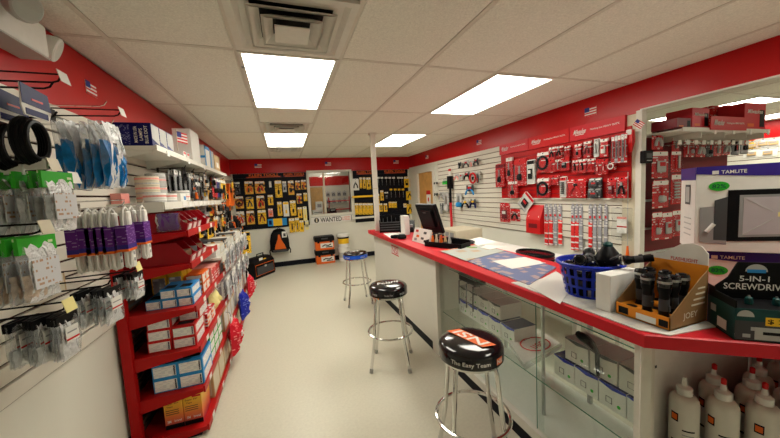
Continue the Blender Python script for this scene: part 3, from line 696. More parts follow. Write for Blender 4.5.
# monitor seen from behind
o = thing('computer_monitor', 'black computer monitor seen from behind on the counter', 'monitor', (1.72, 3.38, ZC+.001), -PI/2+.12)
B().lathe([(.10, 0), (.11, .006), (.10, .014), (.03, .02)], 'black', 20).build('base', o, smooth=True)
bx('stand', 'darkgrey', -.03, .03, -.015, .03, .015, .16, o)
sc = B(); sc.x = Matrix.Rotation(.32, 4, 'X'); sc.rbox(-.21, .21, -.02, .025, .06, .42, .008, 'black'); scr = sc.build('screen', o)
sc = B(); sc.x = Matrix.Rotation(.32, 4, 'X'); sc.rbox(-.14, .14, -.045, -.018, .14, .36, .01, 'black'); sc.build('rear_housing', o)
sc = B(); sc.x = Matrix.Rotation(.32, 4, 'X'); sc.box(-.03, .03, -.047, -.044, .32, .335, 'darkgrey'); sc.build('logo', o)
p = on(452, 240)
o = thing('keyboard', 'dark grey keyboard behind the organiser tray on counter', 'keyboard', (1.68, 2.84, ZC+.001), -1.35)
B().rings([[(-.2, -.07, 0), (.2, -.07, 0), (.2, .07, 0), (-.2, .07, 0)], [(-.2, -.07, .012), (.2, -.07, .012), (.2, .07, .03), (-.2, .07, .03)]], 'darkgrey').build('case', o)
for r_ in range(4):
    for c_ in range(8): bx('key', 'black', -.18+.046*c_, -.14+.046*c_, -.055+.03*r_, -.03+.03*r_, .018+.004*r_, .024+.004*r_, o)

# inside the glass case
def case_carton(x, y, z, label, grp, wx=.16, wy=.12, h_=.105, rz=-PI/2):
    o = thing('lamp_carton', label, 'box', (x, y, z), rz, grp)
    B().rbox(-wy/2, wy/2, 0, wx, 0, h_, .0015, 'white').build('carton_body', o)
    bx('grey_top', 'lightgrey' if 'grey' in label else 'navy', -wy/2, wy/2, 0, wx, h_, h_+.0008, o)
    v = [(-wy/2, -.0008, h_), (wy/2, -.0008, h_), (wy/2, -.0008, h_-.012), (0, -.0008, h_-.022), (-wy/2, -.0008, h_-.006)]
    B().add(v, [(0, 4, 3, 2, 1)], 'darkgrey' if 'grey' in label else 'blue').build('printed_curve', o)
    B().tube([(-.03, -.001, .03), (.0, -.001, .03), (.0, -.001, .06), (-.03, -.001, .06)], .0022, 'darkgrey', 4, closed=True).build('printed_picture', o)
    B().lathe([(.009, 0), (.009, .001)], 'green', 12).build('green_dot', o, (.035, -.0005, .035)).rotation_euler = (PI/2, 0, 0)
    return o
for i in range(4): case_carton(1.49, 1.34-i*.142, .401, 'white and blue lamp carton in the lower row on glass shelf near case end', 'lower lamp cartons by the case end', h_=.125, wy=.138)
for i in range(3): case_carton(1.505, 1.27-i*.155, .528, 'grey topped white lamp carton in the upper row near case end', 'upper lamp cartons by the case end', h_=.13, wy=.148)
for i in range(5): case_carton(1.50, 2.44-i*.15, .401, 'white and blue lamp carton in lower row under the lantern in case', 'lower lamp cartons under the lantern', h_=.121, wy=.142, wx=.2)
for i in range(4): case_carton(1.52, 2.46-i*.15, .524, 'grey topped white lamp carton in upper row under the lantern in case', 'upper lamp cartons under the lantern', h_=.115, wy=.142, wx=.2)
o = thing('work_light', 'grey work light on a dark tubular stand inside glass case', 'work light', (1.52, 2.32, .66))
bx('lamp_head', 'darkgrey', -.05, .05, -.13, .13, .07, .12, o); bx('rim', 'grey', -.055, .055, -.135, .135, .115, .13, o)
for y in (-.10, 0, .12): B().tube([(-.02, y-.05, .07), (-.05, y-.04, .075), (-.055, y, .06), (-.055, y+.01, -.10), (-.055, y+.01, -.16)], .006, 'darkgrey' , 7).build('stand_tube', o, smooth=True)
def poly_on(z, pts): return [LZ(px, py, z) for px, py in pts]
q = poly_on(.43, [(508, 340), (538, 329), (560, 343), (524, 364)])
o = thing('paper_sign', 'white sign with a red hand drawn circle inside the glass case', 'sign', (0, 0, 0))
B().rings([[(p.x, p.y, .428) for p in q], [(p.x, p.y, .431) for p in q]], 'paper').build('sheet', o)
c = sum(q, Vector())/4; e1 = (q[1]-q[0]+q[2]-q[3]).normalized(); e2 = Vector((-e1.y, e1.x, 0)); e2 = e2 if e2.x > 0 else -e2
c = c + e2*.02
B().tube([tuple(c+e1*.115*math.cos(2*PI*k/32)+e2*.085*math.sin(2*PI*k/32)+Vector((0, 0, .433-c.z))) for k in range(32)], .005, 'red', 6, closed=True).build('red_circle', o)
cc = Vector((c.x, c.y, .4325)); text('nec', 'red', o, cc+e2*.02, e1, e2, .12, .05); text('CASH', 'darkgrey', o, cc-e2*.085+e1*.02, e1, e2, .10, .03)
o = thing('folded_sheet', 'clear folded plastic holder under the red circle sign', 'sign holder', (0, 0, 0))
B().rings([[(p.x-.01, p.y-.02, .4015) for p in q], [(p.x, p.y-.02, .4275) for p in q]], 'film_clear').build('holder', o)
tag(B().tube([(1.56, 1.30, .68), (1.53, 1.24, .69), (1.51, 1.18, .685), (1.497, 1.14, .66), (1.492, 1.135, .58), (1.492, 1.13, .54)], [.02, .026, .02, .012, .010, .008], 'black', 8).build('cable_whip', smooth=True), 'black cable draped over grey topped cartons inside the glass case', 'cable')

# =================================================================== PACKAGES
def place(plane, c, x0, y0, x1, y1):
    """real position and size of something that fills a pixel box on wall plane x=c or y=c"""
    L = LX if plane == 'x' else LY; xm, ym = (x0+x1)/2, (y0+y1)/2
    a, b, t_, d_ = L(x0, ym, c), L(x1, ym, c), L(xm, y0, c), L(xm, y1, c)
    ce = L(xm, ym, c); w_ = abs((b-a).y if plane == 'x' else (b-a).x); return ce, w_, abs(t_.z-d_.z)
def product(kind, w_, h_, o, m, m2):
    y = -.012
    if kind == 'pliers':
        for s_ in (-1, 1): B().tube([(s_*w_*.28, y, -h_*.38), (s_*w_*.22, y, -h_*.10), (s_*w_*.05, y, h_*.12)], min(w_*.10, .014), m, 6).build('grip', o, smooth=True)
        B().rings([[(-w_*.12, y+e, h_*.08), (w_*.12, y+e, h_*.08), (w_*.07, y+e, h_*.30), (-w_*.07, y+e, h_*.30)] for e in (-.006, .006)], m2).build('jaw', o)
    elif kind == 'driver':
        B().lathe([(w_*.10, -h_*.36), (w_*.17, -h_*.30), (w_*.15, -h_*.12), (w_*.08, -h_*.06)], m, 8, c=(0, y, 0)).build('handle', o, smooth=True)
        B().tube([(0, y, -h_*.07), (0, y, h_*.30)], w_*.05, m2, 6).build('shaft', o)
    elif kind == 'disc':
        r = min(w_, h_)*.40; B().tube([(r*math.cos(2*PI*k/20), y, r*math.sin(2*PI*k/20)-h_*.05) for k in range(20)], r*.20, m, 6, closed=True).build('disc', o, smooth=True)
        B().box(-r*.3, r*.3, y-.004, y+.004, -r*.3-h_*.05, r*.3-h_*.05, m2).build('hub', o)
    elif kind == 'meter':
        B().rbox(-w_*.26, w_*.26, y-.012, y+.008, -h_*.36, h_*.16, min(w_, h_)*.05, m).build('body', o); bx('face', m2, -w_*.17, w_*.17, y-.014, y-.012, -h_*.08, h_*.10, o)
    elif kind == 'blade':
        for s_ in (-.2, .12): bx('blade', m2 if s_ < 0 else m, w_*s_, w_*(s_+.16), y-.003, y+.003, -h_*.40, h_*.34, o)
    elif kind == 'grid':
        for k in range(6): bx('bit', m, -w_*.26, w_*.26, y-.004, y+.004, -h_*.38+k*h_*.12, -h_*.31+k*h_*.12, o)
    elif kind == 'knife':
        B().rings([[(-w_*.14, y+e, -h_*.38), (w_*.16, y+e, -h_*.36), (w_*.12, y+e, h_*.10), (w_*.02, y+e, h_*.30), (-w_*.10, y+e, h_*.10)] for e in (-.007, .007)], m).build('handle', o); bx('stripe', m2, -w_*.05, w_*.05, y-.0085, y-.007, -h_*.3, 0, o)
def pack(label, cat, pos, rz, w_, h_, card, head, kind, m='black', m2='steel', grp=None, name='carded_pack', blister=True, headfrac=.18):
    o = thing(name, label, cat, pos, rz, grp)
    r = min(w_, h_)*.10; x, z = w_/2, h_/2
    B().prism([(-x, -z), (x, -z), (x, z-r), (x-r, z), (-x+r, z), (-x, z-r)], -.0015, .0015, card, 'y').build('backing_card', o)
    bx('header', head, -x*.92, x*.92, -.0028, -.0015, z-h_*headfrac, z-h_*.03, o)
    B().lathe([(min(.008, w_*.12), 0), (min(.008, w_*.12), .001)], 'black', 8).build('hang_hole', o, (0, -.0028, z-h_*.08)).rotation_euler = (PI/2, 0, 0)
    product(kind, w_, h_*.82, o, m, m2)
    if blister: B().rings([[(-x*.86, -.002, -z*.90), (x*.86, -.002, -z*.90), (x*.86, -.002, z*.60), (-x*.86, -.002, z*.60)], [(-x*.72, -.032, -z*.82), (x*.72, -.032, -z*.82), (x*.72, -.032, z*.50), (-x*.72, -.032, z*.50)]], 'film_clear').build('blister', o)
    return o

CN = {'klein_print': 'orange and yellow', 'yellow_print': 'yellow', 'dark_print': 'dark', 'paper': 'white', 'cable_grey': 'grey', 'mixed_print': 'patterned', 'pink': 'pink', 'paleyellow': 'pale yellow', 'yellow': 'plain yellow', 'red_print': 'red', 'redwhite_print': 'red and white', 'black': 'black'}
KN = {'pliers': 'pliers', 'driver': 'screwdriver', 'disc': 'blade disc', 'knife': 'cutter', 'meter': 'tester', 'blade': 'saw blades', 'grid': 'bit set'}
# =================================================================== LEFT WALL DISPLAY
RL = PI/2                 # things on the left wall face +x
def hook(y, z, tip, label, m='black', double=False, tagm=None, grp=None):
    o = thing('display_hook', label, 'hook', (XL+.02, y, z), RL, grp); L_ = tip-(XL+.02)
    B().box(-.02, .02, -.004, 0, -.03, .03, m).build('hook_plate', o)
    B().tube([(0, 0, 0), (0, -L_*.9, .004), (0, -L_+.01, .010), (0, -L_, .026)], .0035, m, 6).build('rod', o, smooth=True)
    if double: B().tube([(0, 0, .035), (0, -L_*.5, .035), (0, -L_, .034)], .003, m, 6).build('tag_rod', o, smooth=True)
    if tagm: B().rings([[(-.028, -L_-.002, .045), (.028, -L_-.002, .045), (.028, -L_-.012, .002), (-.028, -L_-.012, .002)], [(-.028, -L_-.004, .045), (.028, -L_-.004, .045), (.028, -L_-.014, .002), (-.028, -L_-.014, .002)]], tagm).build('price_tag', o)
    return o
def pillow(b, w_, h_, th, z1, m, n=8, seed=0):
    rnd = random.Random(seed); K = 9; fold = [rnd.uniform(.45, 1.25) for _ in range(K)]; rs = []
    for j in range(n+1):
        v = j/n; t_ = th*(math.sin(PI*min(1, max(0, v*.92+.04)))**.6); ww = w_/2*(1-.06*math.sin(PI*v*3+seed)+rnd.uniform(-.03, .03)); z = z1-h_*v
        front = [(-ww+2*ww*(k+1)/(K+1), -t_*fold[k]*rnd.uniform(.75, 1.25), z+rnd.uniform(-.02, .02)*h_) for k in range(K)]
        back = [(ww-2*ww*(k+1)/4, t_*.45*rnd.uniform(.7, 1.2), z) for k in range(3)]
        rs.append([(-ww, 0, z)] + front + [(ww, 0, z)] + back)
    return b.rings(rs, m)
def hung_bag(label, cat, pos, rz, w_, h_, headm, hh, film, fill, fillfrac, grp, panel=None, seed=0, name='hanging_bag', th=.016):
    """pos = top middle of the bag"""
    o = thing(name, label, cat, pos, rz, grp)
    pillow(B(), w_, h_-hh*.3, th, -hh*.3, film, seed=seed).build('pouch', o, smooth=True)
    if fill == 'blue_fill':
        for q in range(3): B_ = B(); B_.x = Matrix.Translation((w_*.27*(q-1), 0, .012*(q % 2))); pillow(B_, w_*.40, h_*(fillfrac-.06*((q+seed) % 3)), th*.8, -h_+h_*(fillfrac-.06*((q+seed) % 3))+.006, fill, 7, seed*5+q).build('contents', o, smooth=True)
    elif fill: pillow(B(), w_*.86, h_*fillfrac, th*.75, -h_+h_*fillfrac+.006, fill, 4, seed+3).build('contents', o, smooth=True)
    if headm: bx('header_card', headm, -w_/2, w_/2, -th*.45, th*.25, -hh, 0, o)
    if panel == 'label_print':
        bx('printed_label', 'paper', -w_*.30, w_*.30, -th*1.35, -th*1.2, -h_*.62, -hh-.012, o); bx('red_stripe', 'red', -w_*.30, w_*.30, -th*1.42, -th*1.35, -h_*.58, -h_*.54, o); bx('print_line', 'grey', -w_*.24, w_*.20, -th*1.42, -th*1.35, -h_*.42, -h_*.39, o)
    elif panel: bx('printed_panel', panel, -w_*.36, w_*.36, -th*1.35, -th*1.15, -h_*.80, -hh-.02, o)
    return o
def row_x(xtip, px0, py, pxs):
    """points along one hook: same y as the tip, x from each pixel column"""
    y = LX(px0, py, xtip).y; return y, [LY(px, py, y).x for px in pxs]
GL = 'black wire display hook holding stock on the left slat wall'
# upper hooks
for px, py, m, dbl, tg, lab in [(62, 84, 'black', True, 'paper', 'black hook with white tag beside the small flag, empty'), (54, 90, 'black', False, None, 'empty black hook under the hook with white tag'),
                                (107, 107, 'chrome', False, None, 'empty chrome hook with an upturned end above the plastic bags'), (121, 117, 'black', True, 'paper', 'black hook with white tag beside the navy boxes'), (58, 119, 'black', False, None, 'black hook carrying the coiled cables')]:
    p = LX(px, py, -.74); hook(p.y, p.z, -.74, lab, m, dbl, tg)
# cable coils
for i, (px, py) in enumerate([(32, 141), (8, 146)]):
    y = LX(32, 141, -.78).y; x = LY(px, py, y).x; z = LY(px, py, y).z
    o = thing('cable_coil', ['black cable coil under a navy and white header card', 'black cable coil behind the other, toward the wall'][i], 'cable', (x, y, z), RL)
    for k in range(4): B().tube([((.050+.004*k)*math.cos(2*PI*a/24), -.014+.009*k, (.062+.004*k)*math.sin(2*PI*a/24)) for a in range(24)], .0085, 'black', 7, closed=True).build('loop', o, smooth=True)
    B().rings([[(-.055, e, .075), (.055, e, .075), (.070, e, .105), (.06, e, .165), (-.06, e, .175), (-.065, e, .105)] for e in (-.024, -.021)], 'paper').build('header_card', o)
    B().rings([[(-.062, e, .112), (.068, e, .108), (.06, e, .165), (-.06, e, .175)] for e in (-.0255, -.0242)], 'navy').build('print_band', o); bx('print_band', 'navy', -.05, .05, -.0255, -.0242, .078, .098, o)
    bx('logo', 'red', -.02, .03, -.0265, -.0255, .128, .134, o); bx('cable_tie', 'white', -.006, .006, -.03, .025, -.095, -.06, o)
# clear bags with blue contents
y, xs = row_x(-.72, 112, 150, [112, 100, 88, 76, 66])
for i, x in enumerate(xs):
    z = LY(112, 121, y).z + .006*(i % 2)
    hung_bag('clear crinkled bag of blue gear %s' % ('hanging foremost on its hook' if i == 0 else 'hanging behind the foremost bag on its hook'), 'bag', (x, y+.01*((i % 3)-1), z), RL+.12*((i % 3)-1), .15, .30+.01*(i % 2), None, .05, 'film', 'blue_fill', .66, 'clear bags of blue gear', seed=i, th=.03)
hook(y, LY(112, 121, y).z-.02, -.70, 'chrome hook carrying the clear bags of blue gear', 'chrome')
p = LX(73, 184, -.74); hook(p.y, p.z, -.74, 'double wire hook with a tag under the blue bags', 'white_metal', True, 'paper')
# green topped bags
y, xs = row_x(-.74, 60, 198, [60, 45, 28, 12, -6])
for i, x in enumerate(xs):
    z = LY(60, 172, y).z
    hung_bag('green topped clear bag on the upper hook, %s' % ('outermost with blue lettering' if i == 0 else 'behind the outermost one'), 'bag', (x, y+.008*((i*2) % 3-1), z), RL+.1*((i % 3)-1), .135, .205, 'green_print', .055, 'film_milky', 'white_fill', .55, 'green topped bags on the upper hook', 'bag_print', seed=10+i)
hook(y, LY(60, 172, y).z+.002, -.75, 'black hook with cream tag carrying the upper green topped bags', 'black', True, 'cream')
y, xs = row_x(-.74, 40, 262, [38, 24, 10, -4])
for i, x in enumerate(xs):
    z = LY(38, 236, y).z
    hung_bag('green topped clear bag on the lower hook, %s' % ('outermost with rows of brown connectors' if i == 0 else 'behind the outermost one'), 'bag', (x, y, z), RL+.08*((i % 2)-.5), .15, .20, 'green_print', .05, 'film_milky', 'amber_fill', .4, 'green topped bags on the lower hook', 'bag_print', seed=20+i)
hook(y, LY(38, 236, y).z+.004, -.72, 'black hook with cream tag carrying the lower green topped bags', 'black', True, 'cream')
p = LX(48, 288, -1.0); o = thing('beige_junction_plate', 'beige cover plate hung flat on the slat wall under green bags', 'plate', p, RL)
bx('plate', 'cream', -.09, .09, -.012, .01, -.035, .045, o); bx('edge', 'tan', .085, .092, -.013, .01, -.035, .045, o)
# power strips in purple sleeves
def power_strip(x, y, z, label, rz=RL):
    o = thing('power_strip', label, 'power strip', (x, y, z), rz, 'power strips in purple sleeves')
    B().rbox(-.006, .036, -.018, .018, -.29, -.02, .006, 'white').build('strip_body', o)
    for k in range(5): bx('socket', 'grey', .008, .022, -.0195, -.018, -.26+.03*k, -.245+.03*k, o)
    B().tube([(-.03, -.006, -.17), (-.034, -.006, -.06), (-.025, -.008, -.012), (-.005, -.01, .0), (.018, -.01, -.014), (.024, -.01, -.05)], .0055, 'white', 7).build('cord', o, smooth=True)
    B().tube([(-.03, -.006, -.19), (-.03, -.006, -.265), (-.018, -.008, -.288), (-.004, -.01, -.27), (-.002, -.012, -.2)], .0055, 'white', 7).build('cord', o, smooth=True)
    sl = bx('sleeve', 'purple_print', -.045, .042, -.021, .021, -.205, -.085, o); bx('print_band', 'violet', -.0455, .0425, -.0215, .0215, -.195, -.175, sl); bx('print_band', 'orange', -.0455, .0425, -.0217, .0217, -.207, -.195, sl)
    return o
y, xs = row_x(-.72, 126, 235, [126, 112, 104, 96, 89, 77])
zz = LY(126, 207, y).z
for i, x in enumerate(xs): power_strip(x, y, zz-.004*(i % 2), 'white power strip in purple sleeve, %s' % ('outermost on the first hook' if i == 0 else 'behind the outermost on the first hook'))
hook(y, zz, -.71, 'chrome hook carrying the row of power strips', 'chrome', True)
p = LX(140, 206, -.74)
for i in range(2): power_strip(-.74-.05*i, p.y, p.z, 'white power strip in purple sleeve on the hook beside the red bins')
hook(p.y, p.z, -.72, 'chrome hook carrying two power strips beside the red bins', 'chrome')
# small clear bags with black headers, three hooks
for h_i, (px0, py0, pxs, w_, hgt, lab) in enumerate([(66, 313, [66, 59, 52, 44, 36, 28, 20, 12], .085, .15, 'small clear bag with black header on the lowest hook'),
                                                      (110, 287, [112, 103, 94, 86, 78], .105, .15, 'small clear bag with black header on the middle hook'),
                                                      (136, 272, [137, 131, 125, 119], .085, .13, 'small clear bag with black header on the hook by the red post')]):
    y, xs = row_x(-.72, px0, py0, pxs); z = LY(px0, py0, y).z
    for i, x in enumerate(xs):
        hung_bag(lab, 'bag', (x, y+.006*((i % 3)-1), z), RL+.15*((i % 3)-1), w_, hgt, 'black', .03, 'film_milky', 'white_fill', .35, lab+'s', 'label_print', seed=30+10*h_i+i, th=.011)
        
    hook(y, z+.004, -.715, ['black hook with yellow tag carrying the lowest row of small bags', 'black hook carrying the middle row of small bags', 'black hook with yellow tag by the red rack post'][h_i], 'black', True, ['paleyellow', None, 'paleyellow'][h_i])
# flags and emergency light on the red band
def flag(pos, rz, label, w_=.11, h_=.075, grp=None):
    o = thing('flag_sticker', label, 'flag', pos, rz, grp)
    bx('field', 'paper', -w_/2, w_/2, -.002, 0, -h_/2, h_/2, o)
    for k in range(4): bx('stripe', 'red', -w_/2, w_/2, -.003, -.002, -h_/2+k*h_/3.5, -h_/2+k*h_/3.5+h_/7, o)
    bx('canton', 'flag_blue', -w_/2, -w_/2+w_*.42, -.0036, -.003, 0, h_/2, o); return o
p = LX(91, 89, XL+.008); flag(p, RL, 'small striped flag on the left red wall band')
p = LY(258, 166, YB-.008); flag(p, 0, 'small striped flag on the back red band over the black board', .14, .10)
p = LY(328, 164, YB-.008); flag(p, 0, 'small striped flag on the back red band over the pass-through window', .14, .10)
p = LY(396, 162, YB-.008); flag(p, 0, 'small striped flag on the back red band right of the pole', .14, .10)
p = LX(427, 157, XR-.008); flag(p, -PI/2, 'small striped flag on the right red band above the door', .13, .09)
p = LX(479, 142.5, XR-.008); flag(p, -PI/2, 'small striped flag on the right red band before the red banners', .13, .09)
p = LX(590.5, 111.5, XR-.008); flag(p, -PI/2, 'small striped flag on the right red band above the red banners', .13, .09)
p = LX(639, 124, XR-.055); f_ = flag(p, -PI/2, 'small tilted striped flag at the top of the white wall end', .085, .055); f_.rotation_euler = (0, .7, -PI/2)
pe = LX(13, 25, -.96)
o = thing('emergency_light', 'white emergency light unit with round lamp heads above the hooks', 'emergency light', (XL+.006, pe.y, pe.z), RL)
B().rbox(-.15, .13, -.10, 0, -.075, .06, .008, 'white').build('housing', o); bx('base_strip', 'lightgrey', -.15, .13, -.102, 0, -.082, -.075, o)
for s_, nm in ((.175, 'lamp_head'), (-.10, 'lamp_head')):
    hd = B(); hd.lathe([(.02, 0), (.048, .012), (.056, .04), (.056, .055), (.05, .06)], 'white' if s_ > 0 else 'lightgrey', 18); ho = hd.build(nm, o, (s_, -.05 if s_ > 0 else -.13, .01 if s_ > 0 else .04), smooth=True); ho.rotation_euler = (PI/2+.4, 0, .35*(1 if s_ > 0 else -1))
    B().lathe([(.046, .058), (.046, .061)], 'glass', 18).build('lens', ho)
bx('neck', 'darkgrey', .13, .15, -.06, -.04, 0, .02, o)

# =================================================================== UPPER WHITE SHELF
ZS = 1.93
t = thing('wall_shelf', 'white metal wall shelf high on the left slat wall', 'shelf', (0, 0, 0))
bx('shelf_board', 'white_metal', XL+.02, -.735, 2.36, 4.95, ZS-.02, ZS, t); bx('shelf_lip', 'white_metal', -.737, -.728, 2.36, 4.95, ZS-.03, ZS+.006, t)
for yy in (2.40, 3.0, 3.6, 4.2, 4.85): B().prism([(XL+.02, ZS-.02), (-.76, ZS-.02), (-.76, ZS-.035), (XL+.02, ZS-.09)], yy-.003, yy+.003, 'white_metal', 'y').build('bracket', t)
for yy in (2.55, 3.05, 3.6): bx('ticket_holder', 'paper', -.727, -.722, yy-.025, yy+.025, ZS-.045, ZS-.01, t)
for i in range(3):
    o = thing('lamp_box', ['navy lamp box lettered BLUE DOT LAMPS at the shelf end', 'navy and white lamp box between two others on white shelf', 'navy and white lamp box beside the flag on white shelf'][i], 'box', (0, 2.385+.142*i, ZS+.001))
    B().rbox(-.99, -.757, 0, .135, 0, .145, .0015, 'navy_print' if i else 'navy').build('carton_body', o)
    B().add([(-.7562, .004, .05), (-.7562, .131, .02), (-.7562, .131, .14), (-.7562, .004, .14)], [(0, 1, 2, 3)], 'lightgrey').build('printed_face', o)
    if i == 0:
        bx('text_block', 'navy_print', -.985, -.87, -.001, 0, .01, .13, o)
        for k, tx in enumerate(('BLUE DOT', 'LAMPS', 'MADE IN USA')): text(tx, 'paper', o, (-.785-.028*k, -.002, .072), (0, 0, 1), (-1, 0, 0), (.11, .075, .10)[k], .018)
p = LX(182, 138, -.78)
f_ = flag(p, RL-.3, 'small striped flag on a stick standing on the white shelf', .14, .09); B().tube([(-.075, 0, .06), (-.075, 0, p.z*0-(p.z-ZS)+.002)], .003, 'cream', 6).build('stick', f_)
def carton(name, label, x0, x1, y0, y1, z0, z1, body, faces=(), grp=None, cat='box'):
    """faces: list of (side, material, u0, u1, v0, v1) in fractions; side 'n' near (-y), 'f' front (+x)"""
    o = thing(name, label, cat, ((x0+x1)/2, y0, z0), 0, grp); a = (x1-x0)/2; d = y1-y0; h = z1-z0
    B().rbox(-a, a, 0, d, 0, h, .0012, body).build('carton_body', o)
    for s_, m, u0, u1, v0, v1 in faces:
        if s_ == 'n': bx('label_panel', m, -a+2*a*u0, -a+2*a*u1, -.001, 0, h*v0, h*v1, o)
        elif s_ == 'f': bx('label_panel', m, a, a+.001, d*u0, d*u1, h*v0, h*v1, o)
        else: bx('label_panel', m, -a+2*a*u0, -a+2*a*u1, d*v0, d*v1, h, h+.001, o)
    return o
pz = LX(193, 131, -.80)
carton('tall_carton', 'tall plain white carton on the shelf beside the small flag', -.95, -.80, pz.y-.12, pz.y+.2, ZS+.001, pz.z, 'white', [('n', 'label_print', .5, .9, .05, .3)])
p0 = LX(203, 150, -.78); carton('white_carton', 'white carton with blue frame print on the high white shelf', -.97, -.78, 3.95, 4.2, ZS+.001, ZS+.26, 'white', [('n', 'cyan', .0, 1, .45, .55), ('f', 'cyan', .0, .2, 0, 1), ('f', 'cyan', .0, 1, .85, 1)])
carton('white_carton', 'white and blue carton between the framed one and the brown carton', -.97, -.78, 4.22, 4.42, ZS+.001, ZS+.24, 'lightgrey', [('f', 'cyan', .1, .35, 0, 1)])
carton('brown_carton', 'brown cardboard carton at the far end of white shelf', -.97, -.78, 4.46, 4.80, ZS+.001, ZS+.22, 'tan', [('f', 'paper', .3, .7, .3, .6)])
for i in range(2): carton('small_toy_box', 'small white and red box on the shelf before the tall carton', -.80, -.75, 3.02+.10*i, 3.09+.10*i, ZS+.001, ZS+.06, 'white', [('f', 'red', .1, .9, .6, .9)], 'small white and red boxes')

# =================================================================== RED RACK
Y0, Y1, XF = 2.28, 5.05, -.60
LV = [.06, .33, .605, .88, 1.165, 1.375]
t = thing('gondola_rack', 'red metal shelving rack standing along the left wall', 'shelf rack', (0, 0, 0))
for yy in (Y0, 3.20, 4.12, Y1): bx('post', 'red_rack', XL+.022, XL+.075, yy-.02, yy+.02, 0, 1.44, t)
bx('back_panel', 'darkgrey', XL+.022, XL+.03, Y0+.02, Y1-.02, .05, 1.44, t)
for k in range(34): bx('back_wire', 'brown', XL+.030, XL+.036, Y0+.02, Y1-.02, .08+.04*k, .095+.04*k, t)
for i, z in enumerate(LV):
    ye = Y1 if i < 4 else 3.10
    s_ = bx('shelf_board', 'red_rack', XL+.04, XF, Y0, ye, z-.022, z, t)
    B().box(XF, XF+.012, Y0, ye, z-.032, z+.010, 'red_rack').build('price_rail', s_)
    for yy in ((Y0-.004, Y1) if i < 4 else (Y0-.004, 3.10)): B().prism([(XL+.075, z), (XF, z), (XF, z-.025), (XL+.075, z-.085)], yy, yy+.004, 'red_rack', 'y').build('bracket', s_)
    for k in range(7 if i < 4 else 2): bx('price_ticket', 'paper', XF+.012, XF+.0135, Y0+.10+.38*k+.03*i, Y0+.16+.38*k+.03*i, z-.028, z+.006, s_)
bx('white_shelf', 'white_metal', XL+.04, XF+.03, 3.12, Y1, 1.03, 1.05, t); bx('white_shelf_lip', 'white_metal', XF+.03, XF+.04, 3.12, Y1, 1.005, 1.06, t)
bx('base_plinth', 'black_base', XL+.04, XF-.04, Y0+.01, Y1, 0, .038, t)
bx('corner_ticket', 'paper', -.93, -.88, Y0-.006, Y0-.004, 1.10, 1.15, t)
# hopper bins
def bin_(y, z, label, grp, d=.385, w_=.115, h_=.125):
    o = thing('hopper_bin', label, 'bin', (XF+.005, y, z+.001), 0, grp); th = .004
    prof = [(-d, 0), (-.012, 0), (0, .05), (-.02, .062), (-.075, h_*.98), (-d, h_)]
    for s_ in (0, w_-th): B().prism(prof, s_, s_+th, 'red_bin', 'y').build('side', o)
    bx('bottom', 'red_bin', -d, -.012, th, w_-th, 0, th, o); bx('back', 'red_bin', -d, -d+th, th, w_-th, 0, h_, o)
    B().prism([(-.012, 0), (0, .05), (-.006, .052), (-.018, 0)], th, w_-th, 'red_bin', 'y').build('front', o)
    B().rings([[(-.0105, w_*.22, .008), (-.0105, w_*.78, .008), (.001, w_*.78, .046), (.001, w_*.22, .046)], [(-.009, w_*.22, .008), (-.009, w_*.78, .008), (.0025, w_*.78, .046), (.0025, w_*.22, .046)]], 'paper').build('label', o)
    bx('fill', ('darkgrey', 'grey', 'brown')[int(y*10) % 3], -d+.01, -.03, th+.002, w_-th-.002, th, h_*.55, o)
    return o
for i in range(4): bin_(2.32+.122*i+(.16 if i == 3 else 0), LV[5], 'red hopper bin on the top rack shelf', 'red bins on the top rack shelf')
for i in range(3): bin_(2.315+.15*i, LV[4], 'large red hopper bin on the second rack shelf', 'red bins on the second rack shelf', w_=.145, h_=.145)
o = hung_bag('purple tinted plastic bag stuffed in the first red bin', 'bag', (-.70, 2.315, LV[5]+.13), 0, .13, .12, None, .02, 'film_milky', 'purple', .9, None, seed=77, th=.01, name='plastic_bag')
# boxes at the rack's near end
def stack(y, z, xs, hts, body, ink, label, grp, dep=.2, name='carton', start=0):
    pass
def bwbox(x0, x1, y0, z0, h_, d_, colr, label, grp):
    return carton('connector_carton', label, x0, x1, y0, y0+d_, z0+.001, z0+h_, colr, [('n', 'label_print', .05, .93, .08, .84), ('n', 'navy' if colr == 'cyan' else 'purple', .84, .90, .12, .8), ('t', 'black', .15, .85, .15, .5), ('f', 'label_print', .1, .9, .1, .8)], grp)
for i in range(3): bwbox(-.885+.09*i, -.798+.09*i, 2.345, LV[3], .062, .22, 'cyan', 'small blue and white carton in the bottom row of third rack shelf', 'small blue cartons bottom row')
for i in range(2): bwbox(-.80+.09*i, -.713+.09*i, 2.345, LV[3]+.062, .062, .22, 'cyan', 'small blue and white carton in the top row of third rack shelf', 'small blue cartons top row')
for k in range(3):
    bwbox(-.895+.004*k, -.762+.004*k, 2.33, LV[2]+.074*k, .074, .24, 'red', 'red and white carton in the column by the rack back', 'red cartons back column')
for k in range(2): bwbox(-.755, -.622, 2.33, LV[2]+.074*k, .074, .24, 'red', 'red and white carton in the column by the rack front', 'red cartons front column')
bwbox(-.735, -.612, 2.42, LV[2]+.149, .076, .24, 'red', 'red and white carton set back on top of the front column', None)
for i in range(2):
    for k in range(2): bwbox(-.89+.145*i, -.747+.145*i, 2.33, LV[1]+.094*k, .094, .26, 'cyan', 'large blue and white carton in the two by two stack, %s, by the rack %s' % (('lower', 'upper')[k], ('back', 'front')[i]), None)
